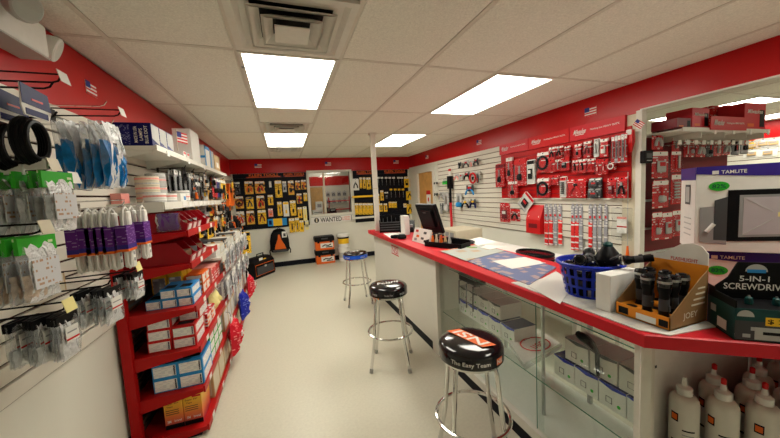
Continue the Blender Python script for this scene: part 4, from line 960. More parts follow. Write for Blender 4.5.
for i in range(2):
    o = thing('sunset_carton', ['yellow to red fading carton by the rack back on bottom shelf', 'yellow to red fading carton by the rack front on bottom shelf'][i], 'box', (-.80+.112*i, 2.34, LV[0]+.001))
    o.scale = (1, 1, 1.16); B().rbox(-.054, .054, 0, .22, 0, .20, .0012, 'sunset_carton').build('carton_body', o)
    bx('base_band', 'black', -.0542, .0542, -.001, 0, 0, .026, o); bx('top_flap', 'yellow', -.053, .053, .002, .218, .20, .2015, o)
    bx('title_band', 'black', -.045, .02, -.0015, 0, .175, .188, o); bx('title_band', 'red', .0, .05, -.0015, 0, .162, .172, o)
    text('Super 33+', 'darkred', o, (-.005, -.002, .150), FR, FU, .075, .013); text('Tape', 'darkred', o, (-.02, -.002, .132), FR, FU, .035, .011)
    for k in range(3): bx('print_line', 'brown', -.045, .03, -.0012, 0, .085+.012*k, .089+.012*k, o)
    text('3M', 'paper', o, (-.03, -.002, .045), FR, FU, .022, .016); text('brand', 'paper', o, (.02, -.002, .046), FR, FU, .04, .014)
# the rest of the shelves, further along
def run(lv, y, y_end, kinds, zmax, grp, front=XF):
    i = 0
    while y < y_end:
        w_, h_, d_, body, face, lab = kinds[i % len(kinds)]; i += 1
        n_ = max(1, int(zmax/h_))
        for k in range(n_):
            carton('stock_carton', lab, front-d_, front-.012, y, y+w_-.008, LV[lv]+.001+h_*k, LV[lv]+h_*(k+1)-.001, body, [('f', face, .06, .94, .1, .9), ('n', face, .06, .94, .1, .9)], grp)
        y += w_
run(3, 2.60, 2.82, [(.11, .075, .12, 'orange', 'orangewhite_print', 'orange and white carton beside the small blue cartons')], .16, 'orange cartons on the third shelf')
for i in range(4): carton('yellow_carton', 'yellow edged grey carton behind the small blue cartons', -.93+.10*(i % 2), -.84+.10*(i % 2), 2.60+.14*(i//2), 2.72+.14*(i//2), LV[3]+.001, LV[3]+.20, 'yellow', [('n', 'cable_grey', .08, .92, .1, .75)], 'yellow edged cartons')
run(3, 2.90, 3.16, [(.13, .13, .28, 'pink', 'redwhite_print', 'pink and white carton mid rack')], .14, 'pink cartons mid rack')
run(2, 2.62, 2.90, [(.14, .11, .28, 'redwhite_print', 'orangewhite_print', 'striped orange and white carton beside the red cartons')], .2, 'striped cartons mid rack')
run(1, 2.62, 3.06, [(.15, .075, .30, 'green', 'label_print', 'green and white carton in the low stacks of the rack')], .23, 'green cartons low on the rack')
run(0, 2.60, 4.9, [(.22, .20, .30, 'tan', 'cream', 'cream and tan carton on the bottom rack shelf')], .2, 'cream cartons on the bottom shelf')
LV.append(1.051)
run(6, 3.15, 4.9, [(.20, .05, .34, 'paper', 'newsprint', 'flat white printed carton on the white shelf beyond red bins'), (.24, .08, .30, 'cream', 'newsprint', 'flat white printed carton on the white shelf beyond red bins'), (.18, .11, .26, 'dark_print', 'mixed_print', 'dark patterned carton on the white shelf beyond red bins')], .1, 'flat cartons on the white shelf')
run(3, 3.22, 4.9, [(.18, .10, .28, 'cream', 'cable_grey', 'grey speckled carton on the third rack shelf'), (.16, .14, .28, 'orange', 'orangewhite_print', 'orange patterned carton on the third rack shelf')], .14, 'mixed cartons on the third shelf')
run(2, 3.30, 4.9, [(.20, .18, .28, 'paper', 'cable_grey', 'grey patterned carton on the fourth rack shelf')], .19, 'grey cartons on the fourth shelf')
run(1, 3.20, 4.9, [(.20, .2, .28, 'tan', 'newsprint', 'pale carton on the fifth rack shelf')], .2, 'pale cartons on the fifth shelf')
o = hung_bag('pale yellow bag slumped on the rack above green cartons', 'bag', (-.66, 3.02, LV[2]+.19), RL, .20, .185, None, .02, 'paleyellow', None, 0, None, seed=5, th=.05, name='yellow_bag')
for i in range(3): hung_bag('clear bag of pink parts on the fourth rack shelf', 'bag', (-.66, 3.0+.12*i, LV[2]+.26), RL, .13, .13, None, .01, 'film_milky', 'pink', .7, 'clear bags of pink parts', seed=50+i, th=.03)
# clip strips hanging off the rack front
for px, py0, py1, m, lab in [(233, 318, 352, 'mesh_red', 'red netted pack hanging off the rack front beside green cartons'), (242, 289, 318, 'mesh_blue', 'blue netted pack hanging off the rack front'), (249, 274, 296, 'mesh_red', 'red netted pack hanging off the rack front near the tool bag')]:
    ce, w_, h_ = place('x', XF+.05, px-8, py0, px+8, py1)
    o = thing('netted_pack', lab, 'pack', (XF+.05, ce.y, ce.z+h_/2), RL)
    pillow(B(), .24, h_*1.1, .07, 0, m, 12, int(px)).build('net', o, smooth=True); bx('header', 'paper', -.05, .05, -.004, .004, 0, .05, o); B().tube([(0, 0, .05), (0, .01, .09), (0, .04, .10)], .003, 'steel', 6).build('clip', o)
    bx('label', 'paper', -.03, .03, -.088, -.075, -h_*.55, -h_*.4, o)
# white ledge with tape rolls above the red bins
t = thing('wall_ledge', 'short white metal ledge above the red bins', 'shelf', (0, 0, 0))
bx('shelf_board', 'white_metal', XL+.02, -.72, 2.33, 4.2, 1.545, 1.560, t); bx('shelf_lip', 'white_metal', -.722, -.712, 2.33, 4.2, 1.525, 1.572, t)
bx('end_lip', 'white_metal', XL+.02, -.72, 2.325, 2.33, 1.51, 1.575, t)
for k in range(8): bx('price_ticket', 'paper', -.712, -.710, 2.7+.16*k, 2.8+.16*k, 1.53, 1.57, t)
def rolls(x, y, n_, r, h_, m, lab, grp, z=1.561):
    for k in range(n_):
        o = tag(B().lathe([(r*.55, 0), (r, 0), (r, h_*.94), (r*.55, h_*.94)], m, 20).build('tape_roll', None, (x, y, z+h_*k), smooth=True), lab, 'tape roll', grp)
        B().lathe([(r*1.004, h_*.28), (r*1.004, h_*.62)], 'pink' if k % 2 else 'lightgrey', 20).build('printed_band', o)
rolls(-.87, 2.56, 6, .068, .032, 'cream', 'pink banded white tape roll in the taller stack', 'tape rolls in the taller stack')
rolls(-.87, 2.72, 7, .062, .032, 'lightgrey', 'grey banded tape roll in the stack behind', 'tape rolls in the stack behind')
rolls(-.79, 2.42, 2, .062, .036, 'white', 'white tape roll in the pair at the ledge end', 'tape rolls in the end pair')
rolls(-.785, 2.62, 2, .062, .036, 'white', 'white tape roll in the pair before the taller stack', 'tape rolls in the middle pair')
rolls(-.79, 2.98, 3, .062, .034, 'white', 'white tape roll in the low stack by the blue print carton', 'tape rolls in the low stack')
carton('white_carton', 'squat white carton with blue print between tape rolls on ledge', -.84, -.735, 2.76, 2.90, 1.561, 1.635, 'white', [('f', 'cyan', .55, .9, .3, .7)])
carton('pink_carton', 'flat pink carton against the wall by tape rolls', -1.0, -.945, 2.36, 2.47, 1.561, 1.64, 'pink')
GR = 'grey and black carded switch packs above the ledge'
for i in range(14):
    ce = Vector((-.78-.04*(i % 2), 3.05+.14*(i//2), 1.70+.0*i))
    pack('grey and black carded switch pack above the white ledge', 'pack', ce+Vector((-.05, 0, .03)), RL, .10, .22, 'cable_grey', 'paper', 'knife', 'black', 'grey', GR)
# tools hung along the wall beyond
def wallpack(px0, py0, px1, py1, X, rz, label, card, head, kind, m='black', m2='steel', grp=None, cat='pack', plane='x', blister=False):
    ce, w_, h_ = place(plane, X, px0, py0, px1, py1)
    return pack(label, cat, ce, rz, max(w_, .03), h_, card, head, kind, m, m2, grp, blister=blister)
for (a, b, c_, d_, m, h, k, lab) in [(212, 178, 217, 197, 'redwhite_print', 'paper', 'driver', 'red and white carded driver at the end of white shelf'), (217, 179, 221, 197, 'navy_print', 'paper', 'driver', 'blue carded driver beside the yellow one'), (221, 180, 226, 199, 'yellow_print', 'paper', 'knife', 'yellow carded knife beside the orange tool'),
                                     (204, 196, 209, 216, 'cable_grey', 'paper', 'driver', 'grey carded driver under the white shelf end'), (196, 182, 201, 204, 'dark_print', 'paper', 'blade', 'dark carded blade above the ledge end'), (207, 218, 213, 238, 'yellow_print', 'black', 'pliers', 'yellow carded pliers beyond the red bins'),
                                     (214, 216, 219, 236, 'mixed_print', 'paper', 'pliers', 'patterned carded pliers beyond the red bins'), (221, 214, 226, 234, 'klein_print', 'black', 'knife', 'yellow and black carded cutter beyond the red bins'), (216, 200, 222, 214, 'mixed_print', 'paper', 'meter', 'white carded tester above the yellow cutters'), (200, 218, 206, 236, 'dark_print', 'yellow', 'pliers', 'dark carded pliers beside the top red bins'),
                                     (222, 222, 228, 234, 'dark_print', 'orange', 'pliers', 'dark orange carded pliers low beyond the rack')]:
    wallpack(a, b, c_, d_, -.80, RL, lab, m, h, k)
def orange_tool(px0, py0, px1, py1, lab):
    ce, w_, h_ = place('x', -.80, px0, py0, px1, py1); o = thing('hand_saw', lab, 'saw', ce, RL); hook(ce.y, ce.z+h_*.2, -.76, 'black hook carrying the '+lab.split(' hanging')[0])
    B().prism([(-w_*.4, -h_*.5), (w_*.3, -h_*.5), (w_*.45, 0), (w_*.2, h_*.5), (-w_*.2, h_*.5), (-w_*.3, 0)], -.02, .02, 'orange', 'y').build('handle', o); bx('grip_opening', 'black', -w_*.12, w_*.12, -.021, .021, h_*.1, h_*.35, o); bx('blade', 'steel', -w_*.15, w_*.15, -.003, .003, -h_*.7, -h_*.5, o)
orange_tool(226, 184, 234, 206, 'orange handled tool hanging at the end of left wall'); orange_tool(229, 222, 236, 234, 'short orange handled tool hanging low on left wall')
rr = random.Random(3)
for i in range(44):
    yy = 3.25+.26*(i % 11)+rr.uniform(-.05, .05); rw = i//11; zz = 1.80-.165*rw; x_ = -.80+rr.uniform(-.10, .06)
    card = ('dark_print', 'yellow_print', 'dark_print', 'mixed_print', 'klein_print', 'black', 'dark_print', 'cable_grey')[rr.randrange(8)]; kd = ('pliers', 'driver', 'knife', 'meter')[rr.randrange(4)]
    hd = ('black', 'paper', 'orange', 'black')[rr.randrange(4)]; lab = '%s card of %s with %s top on the left wall beyond the ledge' % (CN[card], KN[kd], {'black': 'black', 'paper': 'white', 'orange': 'orange'}[hd])
    hook(yy, zz+.066, x_+.02, 'black hook carrying a carded tool on the left wall beyond the ledge', grp='hooks of carded tools beyond the ledge')
    pack(lab, 'pack', (x_, yy, zz), RL, .10+.03*(i % 2), .15, card, hd, kd, ('black', 'yellow', 'orange', 'black')[rr.randrange(4)], 'steel', lab, blister=False)
for i, (px, py) in enumerate([(228, 214), (236, 222), (232, 229), (239, 226), (241, 232)]):
    p = LX(px, py, -.78); hook(p.y, p.z+.085, -.74, 'black hook carrying a cord bundle at the left wall end', grp='hooks carrying cord bundles'); o = thing('cord_bundle', 'black cord bundle hanging at the end of the left wall', 'cord', p, RL, 'black cord bundles')
    for k in range(3): B().tube([(.07*math.cos(2*PI*a/16), -.02+.02*k, .09*math.sin(2*PI*a/16)*(1+.1*k)) for a in range(16)], .012, 'black', 6, closed=True).build('loop', o, smooth=True)
    bx('tie', 'orange', -.015, .015, -.04, .04, .05, .10, o)
for i in range(16):
    yy = 3.35+.20*(i % 8); zz = .80-.02*(i//8)-.0*i
    hung_bag('clear bag of grey fittings on the rack front rail', 'bag', (XF+.03+.018*(i % 2), yy, (1.10, .82)[i//8]), RL, .15, .22, 'paper', .03, 'film_milky', 'cable_grey', .6, 'clear bags of grey fittings', 'cable_grey', seed=90+i, th=.015)
hook(6.0, 1.0, -.66, 'black hook carrying yellow and black kits near the tool bag')
for i in range(2): pack(['yellow and black carded kit hanging outermost above the tool bag', 'yellow and black carded kit hanging behind another above the tool bag'][i], 'pack', (-.69-.05*i, 5.98+.03*i, .80), .5, .19, .38, ('yellow_print', 'klein_print')[i], 'black', 'meter', 'black', 'paper', blister=False)

# =================================================================== BACK WALL
def board(x0, x1, z0, z1, label):
    o = thing('slat_display_board', label, 'display board', (0, YB, 0))
    bx('backing', 'black', x0, x1, -.02, -.008, z0, z1, o)
    n_ = int((z1-z0)/.0765)
    for k in range(n_): bx('slat', 'black_base', x0, x1, -.032, -.02, z0+.0765*k+.012, z0+.0765*(k+1), o)
    bx('header_rail', 'black_base', x0, x1, -.045, -.008, z1-.01, z1+.085, o)
    return o
bl = board(-.98, .54, .90, 2.03, 'black slat board of carded tools left of pass-through window')
br = board(1.63, 3.05, .86, 2.03, 'black slat board of carded tools right of pass-through window')
for o, xs in ((bl, ((-.72, .0), (.05, .5))), (br, ((1.72, 2.25), (2.42, 2.98)))):
    for a, b in xs:
        bx('header_print', 'darkred', a, b, -.047, -.045, 2.022, 2.05, o)
        text('KLEIN TOOLS', 'orange', o, ((a+b)/2, -.047, 2.080), FR, FU, min(.60, (b-a)*.98), .056); bx('header_print', 'orange', a+.03, b-.03, -.0475, -.047, 2.030, 2.040, o)
def bpack(S_, ox, oy, box_, card, head, kind, m, m2, lab, grp):
    x0, y0, x1, y1 = ox+box_[0]/S_, oy+box_[1]/S_, ox+box_[2]/S_, oy+box_[3]/S_
    return wallpack(x0, y0, x1, y1, YB-.035, 0, lab, card, head, kind, m, m2, grp, plane='y')
A = (7.3, 220, 175)
rowsL = [
 ('in the top row', [((90, 50, 148, 140), 'dark_print', 'paper', 'pliers', 'black', 'steel'), ((180, 45, 242, 140), 'klein_print', 'paper', 'pliers', 'orange', 'black'), ((255, 45, 328, 135), 'klein_print', 'paper', 'pliers', 'red', 'black'), ((358, 45, 375, 90), 'paper', 'lightgrey', 'knife', 'white', 'grey'),
   ((402, 40, 452, 165), 'yellow_print', 'paper', 'driver', 'black', 'black'), ((457, 45, 485, 125), 'cable_grey', 'paper', 'driver', 'black', 'steel'), ((498, 40, 540, 145), 'klein_print', 'paper', 'driver', 'black', 'black'), ((550, 40, 585, 108), 'klein_print', 'paper', 'knife', 'orange', 'black'), ((592, 35, 630, 105), 'klein_print', 'paper', 'knife', 'orange', 'black')]),
 ('in the second row', [((110, 155, 172, 245), 'klein_print', 'paper', 'disc', 'darkred', 'black'), ((192, 160, 245, 248), 'yellow_print', 'dark_print', 'pliers', 'darkgrey', 'black'), ((268, 150, 325, 245), 'klein_print', 'paper', 'pliers', 'red', 'black'), ((350, 145, 388, 220), 'yellow_print', 'paper', 'knife', 'brown', 'black'), ((560, 135, 598, 208), 'klein_print', 'paper', 'knife', 'red', 'black'), ((610, 130, 637, 190), 'yellow_print', 'paper', 'driver', 'cream', 'steel')]),
 ('in the middle row', [((420, 195, 453, 298), 'yellow_print', 'paper', 'knife', 'black', 'grey'), ((462, 195, 503, 302), 'paper', 'yellow', 'driver', 'yellow', 'steel'), ((513, 185, 555, 297), 'yellow_print', 'paper', 'driver', 'black', 'steel')]),
 ('in the third row', [((118, 265, 180, 370), 'mixed_print', 'paper', 'pliers', 'red', 'steel'), ((195, 260, 252, 360), 'klein_print', 'paper', 'pliers', 'red', 'black'), ((277, 255, 338, 358), 'yellow_print', 'paper', 'pliers', 'darkred', 'black'), ((353, 245, 387, 305), 'pink', 'paper', 'meter', 'orange', 'grey'), ((568, 235, 600, 315), 'yellow_print', 'paper', 'driver', 'black', 'steel'), ((607, 230, 635, 335), 'paleyellow', 'paper', 'driver', 'yellow', 'steel')]),
 ('hanging below the board edge', [((505, 315, 547, 420), 'yellow_print', 'paper', 'knife', 'brown', 'black'), ((550, 310, 580, 415), 'yellow_print', 'paper', 'knife', 'black', 'grey'), ((582, 330, 612, 415), 'yellow', 'paper', 'driver', 'black', 'steel'), ((622, 330, 648, 400), 'paleyellow', 'paper', 'disc', 'grey', 'black')]),
]
for where, its in rowsL:
    for bx_, card, head, kind, m, m2 in its:
        lab = '%s card of %s %s, board left of the window' % (CN[card], KN[kind], where); bpack(*A, bx_, card, head, kind, m, m2, lab, lab)
ce, w_, h_ = place('y', YB-.06, 268, 218.5, 287, 225.7)
o = thing('printed_sign', 'blue and yellow printed sign at the foot of the left board', 'sign', ce); bx('board', 'cyan', -w_/2, w_/2, 0, .01, -h_/2, h_/2, o); bx('print_block', 'yellow', -w_*.22, w_*.25, -.002, 0, -h_/2, h_/2, o); bx('print_block', 'navy', -w_*.45, -w_*.3, -.002, 0, -h_*.3, h_*.3, o)
A2 = (7.3, 350, 165)
itR = [('in the top row', [((15, 100, 65, 185), 'paper', 'paper', 'pliers', 'black', 'grey'), ((70, 90, 88, 170), 'yellow_print', 'paper', 'driver', 'yellow', 'steel'), ((94, 90, 115, 172), 'yellow_print', 'paper', 'driver', 'black', 'steel'), ((120, 90, 152, 178), 'yellow_print', 'paper', 'driver', 'black', 'steel')]
        + [((a, 85, a+20, 165), 'black', 'paper', 'driver', 'darkgrey', 'steel') for a in (198, 224, 255, 282, 310, 345, 368)] + [((395, 85, 430, 165), 'yellow', 'paper', 'meter', 'black', 'yellow'), ((437, 88, 458, 165), 'yellow_print', 'paper', 'meter', 'black', 'grey')]),
       ('in the second row', [((195, 210, 215, 290), 'yellow_print', 'paper', 'knife', 'black', 'grey'), ((222, 185, 245, 260), 'yellow_print', 'paper', 'driver', 'black', 'steel'), ((252, 195, 280, 260), 'black', 'paper', 'meter', 'darkgrey', 'grey')] + [((a, 170, a+20, 255), 'black', 'yellow', 'driver', 'darkgrey', 'steel') for a in (290, 322, 350, 378)] + [((410, 190, 460, 255), 'yellow', 'yellow_print', 'pliers', 'black', 'black')]),
       ('in the bottom row', [((a, 278, a+26, 362), 'yellow_print', 'paper', 'driver', 'yellow', 'steel') for a in (36, 64, 92, 118, 142)] + [((a, 280, a+26, 340), 'yellow_print', 'paper', 'knife', 'black', 'grey') for a in (212, 246)] + [((a, 268, a+18, 312), 'yellow', 'paper', 'knife', 'yellow', 'black') for a in (283, 303, 323)] + [((390, 280, 412, 310), 'paper', 'yellow', 'meter', 'yellow', 'grey'), ((415, 285, 460, 355), 'yellow', 'yellow_print', 'pliers', 'black', 'black')])]
for where, its in itR:
    for bx_, card, head, kind, m, m2 in its:
        lab = '%s card of %s %s, board right of the window' % (CN[card], KN[kind], where); bpack(*A2, bx_, card, head, kind, m, m2, lab, lab)
for py, m, lab in ((196.5, 'yellow', 'narrow yellow fronted shelf on the right tool board'), (217.5, 'white_metal', 'narrow white shelf at the foot of right tool board')):
    ce, w_, h_ = place('y', YB-.1, 352, py-1, 374, py+1); o = thing('narrow_shelf', lab, 'shelf', ce)
    bx('shelf_board', 'black_base', -w_/2, w_/2, -.02, .055, -.01, 0, o); bx('front_strip', m, -w_/2, w_/2, -.028, -.02, -.02, .025, o)
# sill sign
ce, w_, h_ = place('y', YB-.03, 310, 212, 350, 222)
o = thing('wanted_sign', 'cream banner lettered WANTED under the pass-through window', 'sign', (1.07, YB-.034, 1.0))
bx('banner', 'paper', -.49, .49, 0, .03, -.085, .075, o); bx('border', 'lightgrey', -.49, .49, -.002, 0, .06, .075, o)
text('WANTED', 'black', o, (-.03, -.003, -.008), FR, FU, .50, .11); text('USED', 'pink', o, (.33, -.003, -.008), FR, FU, .2, .09); bx('border', 'darkgrey', .455, .468, -.003, 0, -.07, .055, o)
B().add([(-.37+.055*math.cos(2*PI*k/20), -.0025, -.008+.06*math.sin(2*PI*k/20)) for k in range(20)], [tuple(range(20))], 'black').build('emblem', o); bx('emblem', 'cream', -.385, -.352, -.004, -.0025, -.05, .035, o)
# office seen through the glass
YO = YB+.25
o = thing('office_cabinet', 'tan wooden office cabinet behind the pass-through window', 'cabinet', (.86, YB+1.15, 0)); bx('cabinet_body', 'tan', -.16, .17, 0, .35, 0, 1.80, o); bx('door', 'door_wood', -.15, .16, -.02, 0, .05, 1.77, o)
tag(B().box(.2, 2.0, YB+.12, YB+.7, 1.05, 1.09, 'white_metal').box(.25, .3, YB+.15, YB+.65, 0, 1.05, 'white_metal').box(1.9, 1.95, YB+.15, YB+.65, 0, 1.05, 'white_metal').build('office_desk'), 'white office desk behind the pass-through window', 'desk')
carton('white_carton', 'white printer on the desk behind the window glass', .66, .90, YO, YO+.22, 1.091, 1.22, 'white', [('n', 'darkgrey', .1, .9, .45, .6), ('n', 'lightgrey', .1, .35, .1, .3)], None, 'printer')
carton('white_carton', 'white device stacked on the printer behind the glass', .74, .90, YO+.01, YO+.18, 1.221, 1.42, 'white', [('n', 'grey', .2, .8, .3, .7)], None, 'device')
o = thing('office_telephone', 'black office telephone on the desk behind the glass', 'telephone', (1.12, YO+.02, 1.091)); B().rings([[(-.12, 0, 0), (.12, 0, 0), (.12, .18, 0), (-.12, .18, 0)], [(-.11, .04, .10), (.11, .04, .10), (.11, .16, .14), (-.11, .16, .14)]], 'black').build('base', o); bx('handset', 'darkgrey', -.13, -.05, .03, .17, .13, .17, o); bx('screen', 'lightgrey', -.02, .08, .035, .04, .09, .11, o)
o = thing('red_rack', 'red wire rack against the office wall behind the glass', 'rack', (1.45, YB+1.1, 0))
for z in (.9, 1.15, 1.38): bx('shelf', 'red', -.3, .3, -.12, .12, z, z+.03, o)
for x in (-.29, .27): bx('post', 'red', x, x+.02, -.02, .02, 0, 1.5, o)
for i in range(8):
    pack('grey and white pack hung on the office wall behind glass', 'pack', (1.22+.16*(i % 4), YB+1.56, 1.60-.2*(i//4)), 0, .10, .15, 'cable_grey', 'paper', 'pliers', 'darkgrey', 'steel', 'packs on the office wall', blister=False)

# backpack, tool bag, cases, buckets
ce, w_, h_ = place('y', YB-.10, 269, 228, 290, 252)
o = thing('tool_backpack', 'black tool backpack with orange panel hanging on back wall', 'backpack', (ce.x, YB-.02, ce.z))
rs = []
for z, a, d_ in ((-.27, .17, .10), (-.20, .205, .17), (0, .20, .18), (.14, .17, .15), (.22, .12, .11), (.25, .05, .05)): rs.append([(-a, 0, z), (a, 0, z), (a, -d_*.7, z), (a*.6, -d_, z), (-a*.6, -d_, z), (-a, -d_*.7, z)])
B().rings(rs, 'black').build('bag_body', o, smooth=True)
B().rings([[(-.11, -.186, -.19), (.13, -.186, -.19), (.10, -.190, -.10), (.035, -.186, .03), (.02, -.18, .13), (-.02, -.18, .13), (-.035, -.186, .03), (-.09, -.190, -.10)], [(-.11, -.17, -.19), (.13, -.17, -.19), (.10, -.17, -.10), (.035, -.17, .03), (.02, -.16, .13), (-.02, -.16, .13), (-.035, -.17, .03), (-.09, -.17, -.10)]], 'orange').build('orange_panel', o)
B().tube([(-.02, -.05, .25), (0, -.06, .30), (.02, -.05, .25)], .010, 'black', 6).build('handle', o); bx('hang_tag', 'paper', .06, .16, -.17, -.165, .06, .19, o); bx('hang_tag', 'darkgrey', .09, .14, -.172, -.17, .08, .15, o)
for s_ in (-1, 1): B().tube([(s_*.19, -.08, -.16), (s_*.22, -.09, -.24), (s_*.21, -.10, -.31)], .012, 'black', 6).build('strap', o, smooth=True)
bx('pocket', 'darkgrey', -.15, .15, -.200, -.17, -.25, -.205, o)
o = thing('tool_bag', 'black tool bag with orange piping on the floor', 'tool bag', (-.58, 6.78, 0), .95)
B().rings([[(-a, -d_, z), (a, -d_, z), (a, d_, z), (-a, d_, z)] for z, a, d_ in ((0, .30, .15), (.06, .31, .16), (.30, .30, .155), (.37, .27, .12), (.40, .22, .06))], 'black').build('bag_body', o, smooth=True)
B().tube([(-.27, -.162, .06), (-.27, -.162, .27), (.27, -.162, .27), (.27, -.162, .06)], .006, 'orange', 6, closed=True).build('piping', o); bx('pocket', 'darkgrey', -.24, .24, -.175, -.15, .07, .22, o); bx('logo', 'lightgrey', -.03, .03, -.178, -.175, .20, .235, o)
B().tube([(-.10, -.05, .38), (-.09, -.06, .46), (.09, -.06, .46), (.10, -.05, .38)], .012, 'black', 6).build('handle', o, smooth=True); bx('price_tag', 'paper', -.12, -.02, -.135, -.13, .31, .39, o); bx('price_tag', 'yellow', .0, .08, -.135, -.13, .30, .36, o)
def toolcase(z, label):
    o = thing('tool_case', label, 'tool case', (.82, 7.27, z))
    B().rbox(-.21, .21, -.13, .13, .0, .20, .012, 'orange').build('case_body', o); B().rbox(-.225, .225, -.145, .145, .20, .315, .02, 'black').build('lid', o)
    bx('handle', 'darkgrey', -.07, .07, -.155, -.145, .25, .28, o); bx('label', 'paper', -.10, .19, -.133, -.13, .05, .16, o)
    B().tube([(-.06, -.135, .09), (0, -.135, .12), (.08, -.135, .10), (.14, -.135, .13)], .012, 'black', 6).build('printed_tool', o); bx('logo', 'black', .02, .17, -.1345, -.133, .06, .08, o)
    for s_ in (-.14, .14): bx('latch', 'black', s_-.025, s_+.025, -.148, -.13, .17, .22, o)
toolcase(.001, 'orange tool case with black lid on floor under another case'); toolcase(.317, 'orange tool case with black lid stacked on another case')
def bucket(z, label, yel):
    o = thing('bucket', label, 'bucket', (1.27, 7.255, z))
    B().lathe([(.115, 0), (.12, .005), (.138, .29)], 'white', 24).build('pail', o, smooth=True); B().lathe([(.143, .285), (.145, .30), (.145, .318), (.13, .322)], 'white', 24).build('lid', o, smooth=True)
    B().lathe([(.1262, .09), (.1335, .21)], 'yellow' if yel else 'lightgrey', 24).build('label', o, smooth=True)
    if yel: B().lathe([(.1345, .21), (.1368, .25)], 'black', 24).build('label_band', o, smooth=True)
bucket(.001, 'white bucket on the floor under the yellow labelled bucket', False); bucket(.324, 'white bucket with a yellow label stacked on another bucket', True)

# =================================================================== RIGHT WALL DISPLAY
RR = -PI/2; XW = XR-.02
pa, pb = LX(502, 176, XW), LX(632, 165, XW)
zt, zb = 2.03, LX(560, 198, XW).z
o = thing('red_display_panel', 'red metal display panel with banners on the right slat wall', 'display panel', (XW, 0, 0))
bx('panel', 'red_rack', -.012, 0, pb.y, pa.y, zb, zt+.02, o); bx('bottom_rail', 'white_metal', -.03, 0, pb.y, pa.y+.0, zb-.014, zb, o)
n_ = int((zt-zb)/.05)
for k in range(1, n_): bx('slat', 'darkred', -.016, -.012, pb.y+.01, pa.y-.01, zb+.05*k, zb+.05*k+.006, o)
for (a, b, c_, d_) in ((500, 148, 529, 159), (529, 135.5, 570, 153), (570, 122, 626, 142)):
    p, q = LX(a, (b+d_)/2+3, XW-.02), LX(c_, (b+d_)/2-3, XW-.02); wd = p.y-q.y; zc = 2.085
    bn = thing('brand_banner', {500: 'red banner over the first red packs beside the white slats', 529: 'brighter red banner between two other red banners', 570: 'long red banner nearest the white wall end'}[a], 'banner', (XW-.02, (p.y+q.y)/2, zc), RR)
    bx('board', 'red' if a == 529 else 'red_top', -wd/2+.004, wd/2-.004, -.012, .018, -.075, .075, bn)
    text('Milwaukee', 'paper', bn, (-wd*.28, -.0135, .012), FR, FU, wd*.24, .05, slant=.4); text('Nothing but HEAVY DUTY.', 'paper', bn, (wd*.17, -.0135, .008), FR, FU, wd*.5, .022)
    bx('underline', 'paper', -wd*.38, -wd*.2, -.0135, -.012, -.025, -.018, bn)
